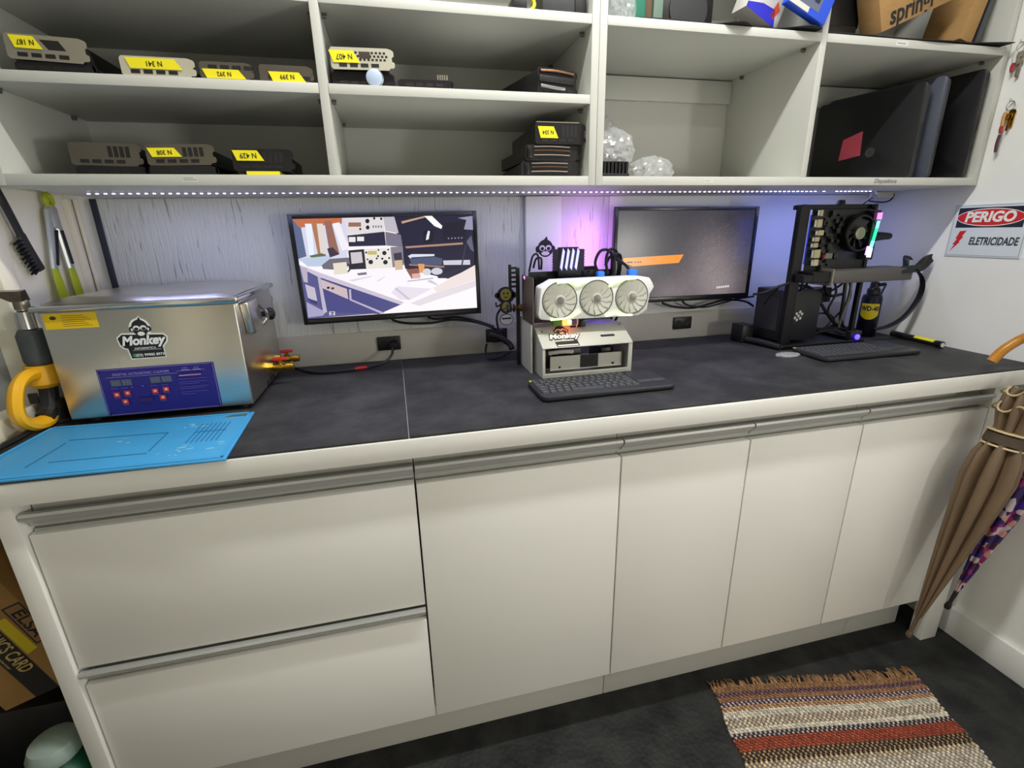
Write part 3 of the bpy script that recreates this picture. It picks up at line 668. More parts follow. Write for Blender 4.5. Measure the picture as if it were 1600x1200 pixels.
def monkey_logo(name, parent, F, cx, cy, s, phone=True, backing=True):
    """shop sticker: monkey head over the word Monkey"""
    P = []; K = (26, 27, 30); Wt = (236, 236, 230)
    def E(x, y, rx, ry, c, n=20): P.append((ell(cx + x * s, cy + y * s, rx * s, ry * s, n), c))
    def G(pts, c): P.append(([(cx + x * s, cy + y * s) for x, y in pts], c))
    if backing:
        G([(-.52, .17), (-.5, -.02), (-.44, -.1), (-.36, -.12), (-.33, -.36), (.40, -.36), (.39, -.1), (.50, .02), (.52, .14), (.45, .22), (.2, .24), (-.4, .27)], Wt)
        E(0, .36, .22, .24, Wt); G([(-.06, .55), (.03, .66), (.08, .55)], Wt)
        G([(-.5, .15), (-.47, 0), (-.40, -.08), (-.34, -.10), (-.31, -.335), (.38, -.335), (.37, -.08), (.47, .04), (.49, .13), (.43, .19), (-.40, .235)], K)
    E(0, .37, .17, .19, K); G([(-.05, .52), (.03, .62), (.06, .52)], K)
    E(-.175, .34, .05, .07, K, 12); E(.175, .34, .05, .07, K, 12)
    E(-.07, .37, .068, .058, Wt); E(.07, .37, .068, .058, Wt); E(0, .235, .075, .05, Wt, 14)
    E(-.075, .35, .045, .034, K, 12); E(.075, .35, .045, .034, K, 12)
    E(-.165, .335, .022, .035, Wt, 8); E(.165, .335, .022, .035, Wt, 8)
    if phone:
        P.append((R(cx - .25 * s, cy - .155 * s, cx + .33 * s, cy - .135 * s), (150, 150, 148)))
        E(-.235, -.265, .045, .042, (70, 150, 84), 12)
    else:
        G([(-.31, -.12), (-.29, -.33), (.36, -.33), (.36, -.12)], K); G([(-.27, -.26), (-.265, -.31), (.33, -.31), (.33, -.26)], Wt)
    d = decal(name, P, PRINT, parent, F, .0003)
    if not backing: text('lettering_outline', 'Monkey', .29 * s, INK, d, F, cx, cy + .075 * s, .0018, shear=.25, bold=.034 * s, xs=.92)
    text('lettering', 'Monkey', .29 * s, WHITEINK, d, F, cx, cy + .075 * s, .0026, shear=.25, bold=.012 * s, xs=.92)
    text('lettering', 'INFORMATICA', .066 * s, WHITEINK, d, F, cx + .02 * s, cy - .105 * s, .0026)
    if phone: text('lettering', '(53) 99905 8973', .088 * s, WHITEINK, d, F, cx + .09 * s, cy - .265 * s, .0026, bold=.001 * s)
    return d
monkey_logo('logo_sticker', uc, UFm, -.541, 1.075, .093)

# ------------------------------------------------------------------ blue silicone repair mat
BLUE = mat('blue_silicone', (62, 158, 214), .5, noise=.07, nscale=7, rnoise=.08)
bmt = thing('repair_mat', 'blue silicone repair mat lying in front of the steel cleaner', 'mat', (-.54, .12, CT))
cs = [(-.760, .002), (-.329, -.014), (-.341, .240), (-.750, .262)]
MB().prism(cs, 'xy', CT, CT + .0045).build('base', BLUE, bmt, .0015)
def ridge(name, pts, w_=.003, h=.0022, m=None):
    b = MB()
    for (xa, ya), (xb, yb) in zip(pts[:-1], pts[1:]):
        d = Vector((xb - xa, yb - ya, 0)); L_ = d.length; d.normalize(); nrm = Vector((-d.y, d.x, 0))
        b.obox(((xa + xb) / 2, (ya + yb) / 2, CT + .0045 + h / 2), d * (L_ / 2 + w_ / 2), nrm * w_ / 2, (0, 0, h / 2))
    return b.build(name, m or BLUE, bmt, .0006, 1)
def inner(k): 
    cx = sum(p[0] for p in cs) / 4; cy = sum(p[1] for p in cs) / 4
    return [(cx + (x - cx) * (1 - k * .55), cy + (y - cy) * (1 - k)) for x, y in cs]
i1 = inner(.06); ridge('border_ridge', i1 + [i1[0]], .006, .002)
DBL = mat('dark_blue_groove', (30, 96, 146), .6)
ridge('work_zone_line', [(-.665, .166), (-.485, .154), (-.482, .062)], .0022, .0008, DBL)
ridge('work_zone_line', [(-.664, .150), (-.669, .046)], .0022, .0008, DBL)
ridge('work_zone_line', [(-.640, .058), (-.482, .052)], .0022, .0008, DBL)
for k in range(7):
    ridge('screw_groove', [(-.428 + .009 * k, .085), (-.430 + .009 * k, .185)], .002, .0008, DBL)
ridge('screw_groove', [(-.43, .140), (-.372, .138)], .002, .0008, DBL)
P = []
rs = random.Random(5)
for k in range(26):
    x, y = rs.choice(((-.43, .055), (-.40, .05), (-.44, .17), (-.55, .12), (-.36, .06))); x += rs.gauss(0, .02); y += rs.gauss(0, .012)
    if x > -.345 or y < 0.0 or y > .235: continue
    P.append((ell(x, y, rs.uniform(.002, .009), rs.uniform(.001, .004), 9), (134, 196, 230)))
decal('dust_mark', P, PRINT, bmt, frame((0, 0, CT + .0045), (1, 0, 0), (0, 1, 0)), .0002, .00001)
decal('mat_badge', [([(-.398, .218), (-.352, .216), (-.353, .226), (-.385, .228)], (84, 92, 40))], PRINT, bmt, frame((0, 0, CT + .0045), (1, 0, 0), (0, 1, 0)), .0004)

# ------------------------------------------------------------------ heat gun standing nozzle up behind the cleaner
hg = thing('heat_gun', 'yellow and black heat gun standing nozzle up between cleaner and window', 'heat gun', (-.767, .31, CT))
gx = -.766
MB().lathe([(.022, 1.036), (.026, 1.045), (.026, 1.10), (.020, 1.112)], (gx, .318, 0), n=20).build('collar', mat('heat_gun_grey', (74, 78, 78), .5), hg)
MB().lathe([(.012, 1.112), (.0145, 1.114), (.0145, 1.15), (.011, 1.153), (.011, 1.162)], (gx, .318, 0), n=18).build('nozzle_tube', CHROME, hg)
b = MB().lathe([(.0135, 1.155), (.0135, 1.172), (.012, 1.174)], (gx, .318, 0), n=14)
b.add([(gx - .010, .305, 1.172), (gx + .010, .305, 1.172), (gx + .010, .331, 1.172), (gx - .010, .331, 1.172), (gx - .032, .285, 1.195), (gx + .026, .285, 1.195), (gx + .026, .300, 1.197), (gx - .032, .300, 1.197)],
      [(0, 1, 2, 3), (4, 7, 6, 5), (0, 4, 5, 1), (1, 5, 6, 2), (2, 6, 7, 3), (3, 7, 4, 0)])
b.build('flat_nozzle', mat('scorched_steel', (140, 130, 116), .3, .9, noise=.2, nscale=40), hg)
MB().lathe([(.02, .985), (.032, .995), (.033, 1.02), (.029, 1.036)], (gx, .318, 0), n=20).build('motor_housing', YELLOWP, hg)
gp = [(.318, 1.010), (.27, 1.022), (.232, 1.008), (.212, .972), (.214, .945), (.240, .925), (.275, .918), (.300, .925)]
MB().tube([(gx, y, z) for y, z in gp], lambda t: (.016, .013), n=10, sub=4).build('grip', YELLOWP, hg)
MB().tube([(gx, .318, .99), (gx, .312, .965), (gx, .298, .935), (gx, .278, .925)], .017, n=10).build('rear_housing', mat('heat_gun_black', (36, 36, 36), .5), hg)
MB().cyl((gx, .315, .955), (gx, .315, CT), .022, .026, n=16).build('rear_foot', MATS['heat_gun_black'], hg, .003)
MB().box(gx - .008, gx + .008, .262, .270, .962, .985).build('trigger', BLACKP, hg, .002)
MB().tube([(gx, .250, .920), (gx - .004, .225, .912), (gx - .008, .19, CT + .006), (gx - .012, .12, CT + .006), (gx - .008, .02, CT + .006)], .005).build('cord', CABLE, hg)

# ------------------------------------------------------------------ tongs and brush hanging on the left wall
GREEN = mat('lime_silicone', (176, 190, 22), .5)
tg = thing('kitchen_tongs', 'steel tongs with lime green silicone tips hanging on cream wall', 'tongs', (XL, .53, 1.15))
tx = XL + .018
MB().cyl((XL, .553, 1.405), (XL + .03, .553, 1.405), .002, n=8).build('nail', ALU, tg)
MB().tube([(tx, .553 + .013 * math.cos(a), 1.384 + .013 * math.sin(a)) for a in [2 * PI * k / 16 for k in range(17)]], .0055, sub=1).build('hanging_ring', GREEN, tg)
MB().prism([(.538, 1.366), (.545, 1.372), (.562, 1.372), (.568, 1.364), (.564, 1.318), (.540, 1.320)], 'yz', tx - .006, tx + .006).build('hinge', ALU, tg, .002)
STW = mat('tongs_steel', (200, 205, 202), .35, .7)
for y0, y1 in ((.540, .502), (.560, .566)):
    b = MB()
    b.tube([(tx, y0, 1.36), (tx, (y0 + y1) / 2, 1.29), (tx, y1, 1.225)], lambda t: (.011, .006), n=8, flat=(0, 1, 0)).build('arm', STW, tg)
    MB().tube([(tx + .0062, y0 + .0, 1.315), (tx + .0062, y1 + (y0 - y1) * .12, 1.235)], .0035, n=8).build('arm_slot', RUBBER, tg)
    MB().tube([(tx, y1, 1.228), (tx, y1 + .002, 1.19), (tx, y1 + .006, 1.15), (tx, y1 + .012, 1.12)], lambda t: (.010 + .006 * math.sin(t * PI), .005), n=10, flat=(0, 1, 0)).build('tip', GREEN, tg)
br = thing('cleaning_brush', 'black plastic wire brush hanging at the window side of cream wall', 'brush', (XL, .43, 1.24))
bx = XL + .016
MB().cyl((XL, .402, 1.402), (XL + .02, .402, 1.402), .002, n=8).build('nail', ALU, br)
MB().tube([(bx, .392, 1.41), (bx, .405, 1.375), (bx, .418, 1.335), (bx, .424, 1.315), (bx, .428, 1.30)], lambda t: (.0095, .006), n=8, flat=(0, 1, 0)).build('handle', BLACKP, br)
MB().tube([(bx, .427, 1.305), (bx, .436, 1.28), (bx, .458, 1.228)], lambda t: (.013, .006), n=8, flat=(0, 1, 0)).build('head', BLACKP, br)
b = MB(); rs = random.Random(9)
for k in range(9):
    for j in (-1, 0, 1):
        t_ = k / 8; y = .430 + .026 * t_ - .004; z = 1.296 - .064 * t_ ; s_ = j * .004
        b.cyl((bx + s_, y - .006, z - .003), (bx + s_ + rs.uniform(-.001, .001), y - .022, z - .011 + rs.uniform(-.002, .002)), .0019, .0022, n=6)
b.build('bristle_tufts', RUBBER, br)

# ------------------------------------------------------------------ keyboards
KEYM = mat('key_grey', (66, 68, 72), .5); KBM = mat('keyboard_charcoal', (40, 42, 47), .45); PADM = mat('touchpad', (44, 48, 58), .35)
KEYL = mat('key_legend', (150, 152, 156), .6)
def keyboard(label, cx, cy, rz):
    t = thing('keyboard', label, 'keyboard', (cx, cy, CT), (0, 0, math.radians(rz)), 'slim keyboards with touchpads')
    W_, D_ = .352, .140
    def rr(x0, x1, y0, y1, r, n=5):
        out = []
        for (cx_, cy_, a0) in ((x1 - r, y1 - r, 0), (x0 + r, y1 - r, PI / 2), (x0 + r, y0 + r, PI), (x1 - r, y0 + r, 1.5 * PI)):
            out += [(cx_ + r * math.cos(a0 + PI / 2 * k / n), cy_ + r * math.sin(a0 + PI / 2 * k / n)) for k in range(n + 1)]
        return out
    MB().prism(rr(-W_ / 2, W_ / 2, -D_ / 2, D_ / 2, .016), 'xy', .003, .014).build('body', KBM, t, .002, local=True)
    b = MB()
    for x in (-.15, .15):
        for y in (-.05, .05): b.cyl((x, y, 0), (x, y, .003), .008, n=10)
    b.build('rubber_foot', RUBBER, t, local=True)
    MB().box(.094, .168, -.008, .052, .014, .0146).build('touchpad', PADM, t, local=True)
    MB().box(.094, .130, -.030, -.010, .014, .0150).box(.132, .168, -.030, -.010, .014, .0150).build('touchpad_button', KEYM, t, .0004, local=True)
    MB().box(-.172, -.155, .056, .066, .014, .0152).build('yellow_button', mat('yellow_key', (224, 216, 50), .5), t, .0005, local=True)
    protos = {}
    def key(x, y, w_, d_):
        k = (round(w_, 4), round(d_, 4))
        M = Matrix.Translation((x, y, .014))
        if k not in protos:
            b = MB(); a, c = w_ / 2, d_ / 2; i = .0012
            b.add([(-a, -c, 0), (a, -c, 0), (a, c, 0), (-a, c, 0), (-a + i, -c + i, .0032), (a - i, -c + i, .0032), (a - i, c - i, .0032), (-a + i, c - i, .0032)],
                  [(0, 1, 5, 4), (1, 2, 6, 5), (2, 3, 7, 6), (3, 0, 4, 7), (4, 5, 6, 7)])
            o = b.build('key', KEYM, t, local=True, smooth=False); o.matrix_basis = M
            o.data.materials.append(KEYL)
            bm = bmesh.new(); bm.from_mesh(o.data)
            vs = [bm.verts.new(p) for p in ((-.0022, -.001, .0034), (.0004, -.001, .0034), (.0004, .0022, .0034), (-.0022, .0022, .0034))]
            f = bm.faces.new(vs); f.material_index = 1; bm.to_mesh(o.data); bm.free()
            protos[k] = o
        else: inst(protos[k], 'key', t, M)
    g = .0019; x0, x1 = -.168, .086; y = .050
    rows = [([.0132] * 16, .010), ([1] * 13 + [1.8], .0168), ([1.4] + [1] * 12 + [1.2], .0168), ([1.7] + [1] * 11 + [1.8], .0168), ([1.3] + [1] * 11 + [1.5], .0168), ([1.1, 1, 1, 1, 5.0, 1, 1, 1, 1, 1], .0168)]
    for r_, (ws_, d_) in enumerate(rows):
        tot = sum(ws_); sc = (x1 - x0 - g * (len(ws_) - 1)) / tot; x = x0
        for w_ in ws_:
            key(x + w_ * sc / 2, y - d_ / 2 + .010, w_ * sc, d_); x += w_ * sc + g
        y -= d_ + g + .0004
    return t
keyboard('slim charcoal keyboard with touchpad in front of grey bench computer', .488, .184, 0.5)
keyboard('slim charcoal keyboard with touchpad in front of black tower frame', 1.385, .272, -1.5)

# ------------------------------------------------------------------ centre: open bench computer with white graphics card
bc = thing('bench_computer', 'open bench computer in grey steel box with white triple fan graphics card', 'computer', (.50, .40, CT))
GREY = PAINTED; bx0, bx1 = .369, .633
side = [(.300, CT), (.520, CT), (.520, 1.028), (.376, 1.028), (.300, .986)]
cs_ = MB().prism(side, 'yz', bx0, bx0 + .003).prism(side, 'yz', bx1 - .003, bx1)
cs_.add([(bx0, .2985, .986), (bx1, .2985, .986), (bx1, .3765, 1.029), (bx0, .3765, 1.029), (bx0, .2985, .9885), (bx1, .2985, .9885), (bx1, .3765, 1.0315), (bx0, .3765, 1.0315)],
        [(0, 3, 2, 1), (4, 5, 6, 7), (0, 1, 5, 4), (1, 2, 6, 5), (2, 3, 7, 6), (3, 0, 4, 7)])
cs_.box(bx0 + .003, bx1 - .003, .300, .52, CT, CT + .003).box(bx0 + .003, bx1 - .003, .300, .303, CT + .003, CT + .012).box(bx0 + .003, bx0 + .008, .300, .303, CT + .012, .986).box(bx1 - .012, bx1 - .003, .300, .303, CT + .012, .986)
cs_.box(bx0 + .003, bx1 - .003, .376, .52, 1.026, 1.029)
case = cs_.build('case', GREY, bc, .0006, 1)
inner_pl = MB().box(.398, .612, .322, .325, .917, .957).box(.398, .612, .325, .36, .917, .919).build('inner_plate', GREY, bc)
vb = MB()
for i in range(9):
    for j in range(6): vb.box(.488 + i * .0056, .4925 + i * .0056, .3205, .322, .922 + j * .0056, .9262 + j * .0056)
MB().box(.486, .540, .3212, .322, .920, .957).build('vent_grille', mat('dark_vent', (60, 60, 58), .6, .4), inner_pl); vb.build('vent_mesh', RUBBER, inner_pl)
for x in (.425, .585): MB().cyl((x, .322, .926), (x, .3195, .926), .003, n=10).build('screw', BLACKM, inner_pl)
b = MB().box(.385, .41, .345, .40, .918, .968).box(.42, .50, .35, .42, .935, .97).box(.56, .60, .35, .44, .92, .965); b.build('drive_block', BLACKP, bc, .002)
MB().tube([(.40, .345, .962), (.44, .338, .966), (.47, .338, .964)], .006).build('white_connector', mat('white_connector', (214, 214, 208), .5), bc)
Fs = frame((0, .2985, .9885), (1, 0, 0), (0, .078, .043))
decal('slot_cutout', [(R(.548, .030, .590, .039), (26, 26, 28)), (R(.472, .078, .508, .0855), (26, 26, 28)), (ell(.385, .068, .003, .003, 8), (96, 94, 88)), (ell(.622, .078, .003, .003, 8), (96, 94, 88))], PRINT, bc, Fs)
monkey_logo('logo_sticker', bc, Fs, .440, .034, .098, phone=False, backing=False)
MB().box(.372, .630, .447, .450, 1.030, 1.178).build('motherboard', PCB, bc, .0006, 1)
b = MB(); rs = random.Random(11)
for k in range(34):
    x, z = rs.uniform(.385, .615), rs.uniform(1.035, 1.165); w_ = rs.uniform(.004, .012); b.box(x - w_, x + w_, .447 - rs.uniform(.004, .012), .447, z - w_ * .6, z + w_ * .6)
b.build('chips', BLACKP, bc, kind='stuff')
for k, (x, m_) in enumerate(((.43, mat('green_pcb_edge', (70, 120, 30), .5)), (.46, mat('standby_red_led', (255, 120, 60), .4, emit=(255, 110, 50), es=5.0)))):
    MB().box(x - .016, x + .010, .35, .36, 1.036, 1.052).build('status_light' if k else 'slot_riser', m_, bc, .002)
MB().cyl((.462, .349, 1.046), (.462, .352, 1.046), .006, n=10).build('status_light', mat('warm_led', (255, 200, 150), .4, emit=(255, 190, 130), es=7.0), bc)
PURP = mat('violet_led', (150, 110, 255), .4, emit=(130, 90, 255), es=4.0)
MB().box(.548, .575, .40, .41, 1.045, 1.060).box(.582, .605, .40, .41, 1.045, 1.060).build('memory_glow', PURP, bc, .003)
MB().tube([(.488, .362, 1.029), (.489, .356, 1.045), (.487, .36, 1.063)], .002).build('jumper_wire', mat('cream_wire', (220, 200, 160), .5), bc)
MB().box(.498, .512, .352, .372, 1.029, 1.05).build('power_button', BLACKP, bc, .002)
# tower cooler with lit fins
ck = MB()
for k in range(13): ck.box(.455, .535, .425 - .0, .490, 1.135 + .0082 * k, 1.1362 + .0082 * k)
ck.box(.4575, .5325, .427, .488, 1.130, 1.238); fins = ck.build('cooler_fins', mat('dark_fin', (44, 40, 56), .35, .7), bc)
MB().obox((.480, .418, 1.205), (.030, 0, 0), (0, .006, 0), (0, 0, .040)).build('cooler_fan_frame', BLACKP, bc, .002)
for k in range(4):
    x = .461 + .0145 * k
    MB().obox((x, .4105, 1.212), (.0028, 0, -.004), (0, .0010, 0), (.004, 0, .026)).build('cooler_light_bar', mat('lilac_bar', (200, 200, 255), .4, emit=(150, 150, 255), es=1.6), bc)
MB().lathe([(.035, 0), (.037, .004), (.037, .014), (.035, .018)], (.575, .505, 1.14), (0, 1, 0), 22).build('rgb_fan', mat('magenta_fan', (200, 120, 230), .4, emit=(190, 90, 255), es=1.5), bc)
MB().box(.54, .60, .49, .504, 1.10, 1.185).build('radiator', BLACKM, bc, .003)
lo = area('fan_glow', (0, 0, 0), .07, .22, .34, (.66, .20, 1.0), (PI / 2, 0, 0)); lo.parent = bc; lo.location = Vector((.622, .560, 1.21)) - Vector((.50, .40, CT))
MB().cyl((.352, .418, 1.170), (.362, .410, 1.145), .0035, n=8).build('ram_light', mat('pink_led', (255, 150, 255), .4, emit=(220, 110, 255), es=4), bc)
# left rail with prongs, bracket
b = MB().box(.340, .350, .462, .472, CT, 1.19)
for k in range(5): b.box(.325, .342, .462, .470, 1.135 + .013 * k, 1.141 + .013 * k)
b.box(.318, .326, .462, .470, 1.13, 1.20)
b.build('rail', BLACKM, bc, .001, 1)
MB().box(.353, .358, .36, .50, CT, 1.05).build('support_plate', GREY, bc, .0006, 1)
MB().cyl((.318, .45, 1.078), (.362, .45, 1.078), .007, n=10).cyl((.345, .45, 1.078), (.362, .45, 1.078), .011, n=12).build('thumb_screw', mat('antique_brass', (130, 100, 60), .4, .8), bc)
b = MB()
for k in range(4): b.cyl((.306 + .010 * k, .45, 1.078), (.309 + .010 * k, .45, 1.078), .012, n=10)
b.build('spring', BLACKM, bc)
MB().box(.352, .356, .335, .445, 1.045, 1.172).build('slot_bracket', mat('bronze_bracket', (96, 86, 74), .4, .7), bc, .0006, 1)
# cables over the top
for k, pts in enumerate(([(.565, .39, 1.168), (.555, .40, 1.20), (.575, .41, 1.232), (.61, .42, 1.228), (.62, .43, 1.18), (.615, .44, 1.10)],
                         [(.590, .39, 1.168), (.588, .40, 1.21), (.605, .41, 1.236), (.63, .42, 1.225), (.64, .43, 1.17), (.63, .46, 1.10)],
                         [(.66, .385, 1.17), (.65, .40, 1.19), (.63, .41, 1.205), (.61, .42, 1.215), (.60, .43, 1.19)],
                         [(.610, .39, 1.168), (.612, .40, 1.205), (.625, .41, 1.222), (.645, .425, 1.21), (.65, .44, 1.15)],
                         [(.595, .48, 1.06), (.62, .47, 1.045), (.645, .47, 1.03), (.64, .50, .98), (.62, .53, .94)],
                         [(.605, .48, 1.06), (.64, .47, 1.05), (.665, .47, 1.035), (.655, .51, .98), (.63, .54, .94)],
                         [(.385, .44, 1.19), (.390, .43, 1.215), (.405, .43, 1.215), (.408, .44, 1.185)], [(.372, .44, 1.18), (.380, .43, 1.222), (.395, .43, 1.225), (.402, .44, 1.185)])):
    MB().tube(pts, .0042 if k < 6 else .003, sub=5).build('cable', CABLE, bc)
MB().box(.555, .575, .375, .395, 1.160, 1.178).box(.648, .675, .372, .392, 1.160, 1.180).build('power_plug', mat('blue_plug', (40, 120, 220), .45), bc, .003)
# white graphics card
gc = MB(); WGP = mat('white_card_shroud', (236, 238, 236), .4)
gz0, gz1, gy0, gy1 = 1.060, 1.164, .330, .382
out = [(.366, gz0 + .012), (.372, gz0 + .001), (.400, gz0 - .003), (.662, gz0 - .005), (.688, gz0 + .010), (.694, gz0 + .055), (.706, gz1 - .030), (.700, gz1 - .018), (.690, gz1 - .004), (.660, gz1), (.410, gz1 - .001), (.388, gz1 - .012), (.374, gz1 - .018)]
card = gc.prism(out, 'xz', gy0, gy1).build('graphics_card', WGP, bc, .004, 2)
MB().prism([(x + .004 if x < .5 else x - .004, z) for x, z in out], 'xz', gy1, gy1 + .004).build('backplate', mat('grey_backplate', (150, 150, 146), .4, .5), card)
FANB = mat('smoky_white_blade', (196, 196, 184), .4); HUBM = mat('fan_hub', (120, 116, 112), .35, .4)
for fx, fz in ((.4265, 1.1105), (.532, 1.111), (.6375, 1.1105)):
    ring = []
    MB().cyl((fx, gy0 - .0004, fz), (fx, gy0 - .0012, fz), .0475, n=36).build('fan_well', mat('fan_well', (186, 186, 172), .5), card)
    bl = MB()
    for k in range(13):
        a0 = 2 * PI * k / 13; pts = []
        for (r_, da, dy) in ((.014, 0, -.002), (.030, .10, -.004), (.045, .30, -.005), (.045, .72, -.0022), (.030, .62, -.0018), (.014, .5, -.0016)):
            pts.append((fx + r_ * math.cos(a0 + da), gy0 + dy - .001, fz + r_ * math.sin(a0 + da)))
        bl.add(pts, [(0, 1, 4, 5), (1, 2, 3, 4)])
    bl.build('fan_blades', FANB, card, fix=False)
    MB().lathe([(.0145, 0), (.0140, .004), (.011, .0055)], (fx, gy0 - .001, fz), (0, -1, 0), 20).build('fan_hub', FANB, card)
    MB().lathe([(.0105, 0), (.010, .002), (.004, .0025)], (fx, gy0 - .006, fz), (0, -1, 0), 16).build('fan_badge', HUBM, card)
    MB().tube([(fx + .0485 * math.cos(a), gy0 - .001, fz + .0485 * math.sin(a)) for a in [2 * PI * k / 30 for k in range(31)]], .0012, n=6, sub=1).build('fan_ring', DARKP, card)
LB = mat('lime_white_light_bar', (250, 255, 230), .4, emit=(226, 255, 150), es=1.7)
for pts in ([(.418, 1.158), (.458, 1.159), (.474, 1.1485), (.500, 1.160)], [(.566, 1.141), (.582, 1.152), (.615, 1.159), (.650, 1.161)], [(.400, 1.0595), (.440, 1.061), (.462, 1.065), (.484, 1.078)], [(.560, 1.061), (.590, 1.066), (.605, 1.061), (.640, 1.0595)]):
    b = MB()
    for (xa, za), (xb, zb_) in zip(pts[:-1], pts[1:]): b.tube([(xa, gy0 - .004, za), (xb, gy0 - .004, zb_)], .0030, n=6, sub=1)
    b.build('light_bar', LB, card)
# monkey emblems on wall and post
mk = thing('emblem_sticker', 'black monkey head emblem stuck on the white post', 'sticker', (.477, .6215, 1.21))
def head_only(parent, F, cx, cy, s, face=(236, 236, 230)):
    P = []; K = (24, 25, 30)
    for x, y, rx, ry, c in ((0, 0, .5, .52, K), (-.5, -.05, .13, .2, K), (.5, -.05, .13, .2, K), (-.2, .02, .19, .17, face), (.2, .02, .19, .17, face), (0, -.30, .26, .13, face), (-.2, -.02, .11, .10, K), (.2, -.02, .11, .10, K)):
        P.append((ell(cx + x * s, cy + y * s, rx * s, ry * s, 20), c))
    P.append(([(cx - .12 * s, cy + .48 * s), (cx + .08 * s, cy + .72 * s), (cx + .16 * s, cy + .46 * s)], K))
    return decal('emblem', P, PRINT, parent, F, .0004)
head_only(mk, frame((0, .622, 0), (1, 0, 0), (0, 0, 1)), .477, 1.236, .052)
mk2 = thing('monkey_cutout', 'small black and yellow monkey cut-out hung beside bench computer', 'cut-out', (.316, .55, 1.03))
Fm = frame((0, .548, 0), (1, 0, 0), (0, 0, 1)); K = (30, 28, 44); YY = (156, 150, 60)
b = MB().prism(ell(.327, 1.103, .028, .026, 18), 'xz', .5485, .552).prism(ell(.300, 1.103, .008, .009, 10), 'xz', .5485, .552).prism(ell(.354, 1.103, .008, .009, 10), 'xz', .5485, .552).prism(ell(.327, 1.068, .019, .022, 16), 'xz', .5486, .552).prism(ell(.328, 1.028, .022, .018, 16), 'xz', .5486, .552)
b.tube([(.31, .55, 1.075), (.298, .55, 1.07), (.296, .55, 1.083)], .003).build('body', mat('cutout_black', (30, 28, 44), .5), mk2)
P = [(ell(.327, 1.105, .017, .018, 16), YY), (ell(.321, 1.109, .003, .004, 8), K), (ell(.333, 1.109, .003, .004, 8), K), (ell(.327, 1.097, .006, .002, 8), K), (ell(.327, 1.068, .013, .015, 14), YY), (ell(.328, 1.028, .020, .016, 16), (226, 224, 218)), (R(.313, 1.029, .343, 1.034), K), ([(.316, 1.06), (.318, 1.058), (.338, 1.072), (.336, 1.074)], K)]
decal('face', P, PRINT, mk2, frame((0, .5485, 0), (1, 0, 0), (0, 0, 1)), .0003)
MB().cyl((.327, .552, 1.10), (.327, .6435, 1.10), .002, n=6).build('pin', BLACKM, mk2)
bl = thing('adapter_cable', 'black adapter leads bundled left of the grey bench computer', 'cable', (.30, .56, CT))
MB().tube([(.270, .545, .985), (.30, .54, .975), (.33, .53, .955), (.336, .52, .94)], .009, n=10).build('adapter', RUBBER, bl)
MB().tube([(.262, .55, .955), (.258, .55, .925), (.268, .54, CT + .006), (.30, .54, CT + .008), (.335, .53, .93)], .0035).build('cord', CABLE, bl)
MB().tube([(.315, .57, 1.06), (.300, .565, 1.035), (.305, .56, .99), (.32, .55, .965)], .0035).build('cord', CABLE, bl)

# ------------------------------------------------------------------ right: black open tower frame computer
rc = thing('tower_computer', 'black open frame computer with fan, coloured light strip and grey graphics card', 'computer', (1.36, .46, CT))
fy = .400
b = MB().box(1.218, 1.240, fy - .004, fy + .016, CT, 1.350); b.build('frame_post', BLACKM, rc, .0015, 1)
MB().box(1.243, 1.262, fy + .005, fy + .02, CT, 1.348).build('frame_post', BLACKM, rc, .0015, 1)
MB().box(1.500, 1.512, fy, fy + .016, CT, 1.350).build('frame_post', BLACKM, rc, .0015, 1)
MB().box(1.218, 1.512, fy + .018, fy + .03, 1.335, 1.350).build('frame_rail', BLACKM, rc, .0015, 1)
MB().box(1.20, 1.53, .37, .385, CT, CT + .014).box(1.20, 1.53, .565, .58, CT, CT + .014).box(1.20, 1.216, .385, .565, CT, CT + .014).box(1.514, 1.53, .385, .565, CT, CT + .014).build('base_rail', BLACKM, rc, .002, 1)
MB().cyl((1.375, fy + .01, 1.350), (1.375, fy + .01, 1.362), .013, .010, n=12).build('top_knob', BLACKP, rc)
MB().box(1.272, 1.500, fy + .006, fy + .009, 1.150, 1.335).build('motherboard', PCB, rc, .0006, 1)
PORT = mat('port_beige', (196, 186, 150), .4, .3)
for z0, z1, x0, x1 in ((1.315, 1.333, 1.283, 1.294), (1.282, 1.306, 1.277, 1.297), (1.258, 1.274, 1.286, 1.308), (1.240, 1.254, 1.278, 1.296), (1.222, 1.236, 1.276, 1.294), (1.190, 1.216, 1.284, 1.308), (1.166, 1.186, 1.288, 1.306)):
    pb = MB().box(x0, x1, fy - .012, fy + .006, z0, z1).build('port', PORT, rc, .001, 1)
    MB().box(x0 - .008, x0 - .0003, fy - .010, fy + .005, z0 + .002, z1 - .002).build('port_shell', CHROME, pb)
rs = random.Random(21); b = MB()
for k in range(40):
    x, z = rs.uniform(1.31, 1.39), rs.uniform(1.16, 1.325); w_ = rs.uniform(.003, .008); b.box(x - w_, x + w_, fy - rs.uniform(0, .01), fy + .006, z - w_, z + w_)
b.build('chips', BLACKP, rc, kind='stuff')
MB().box(1.335, 1.362, fy - .006, fy + .006, 1.186, 1.204).build('heat_plate', mat('grey_heat_plate', (130, 130, 126), .4, .6), rc, .001, 1)
MB().cyl((1.327, fy - .004, 1.190), (1.327, fy + .004, 1.190), .005, n=10).build('red_led', mat('red_led', (255, 70, 40), .4, emit=(255, 60, 30), es=5), rc)
MB().lathe([(.054, 0), (.057, .004), (.057, .026), (.054, .030), (.050, .030), (.049, .010)], (1.437, fy + .004, 1.262), (0, -1, 0), 32).build('fan_shroud', BLACKM, rc)
bl_ = MB()
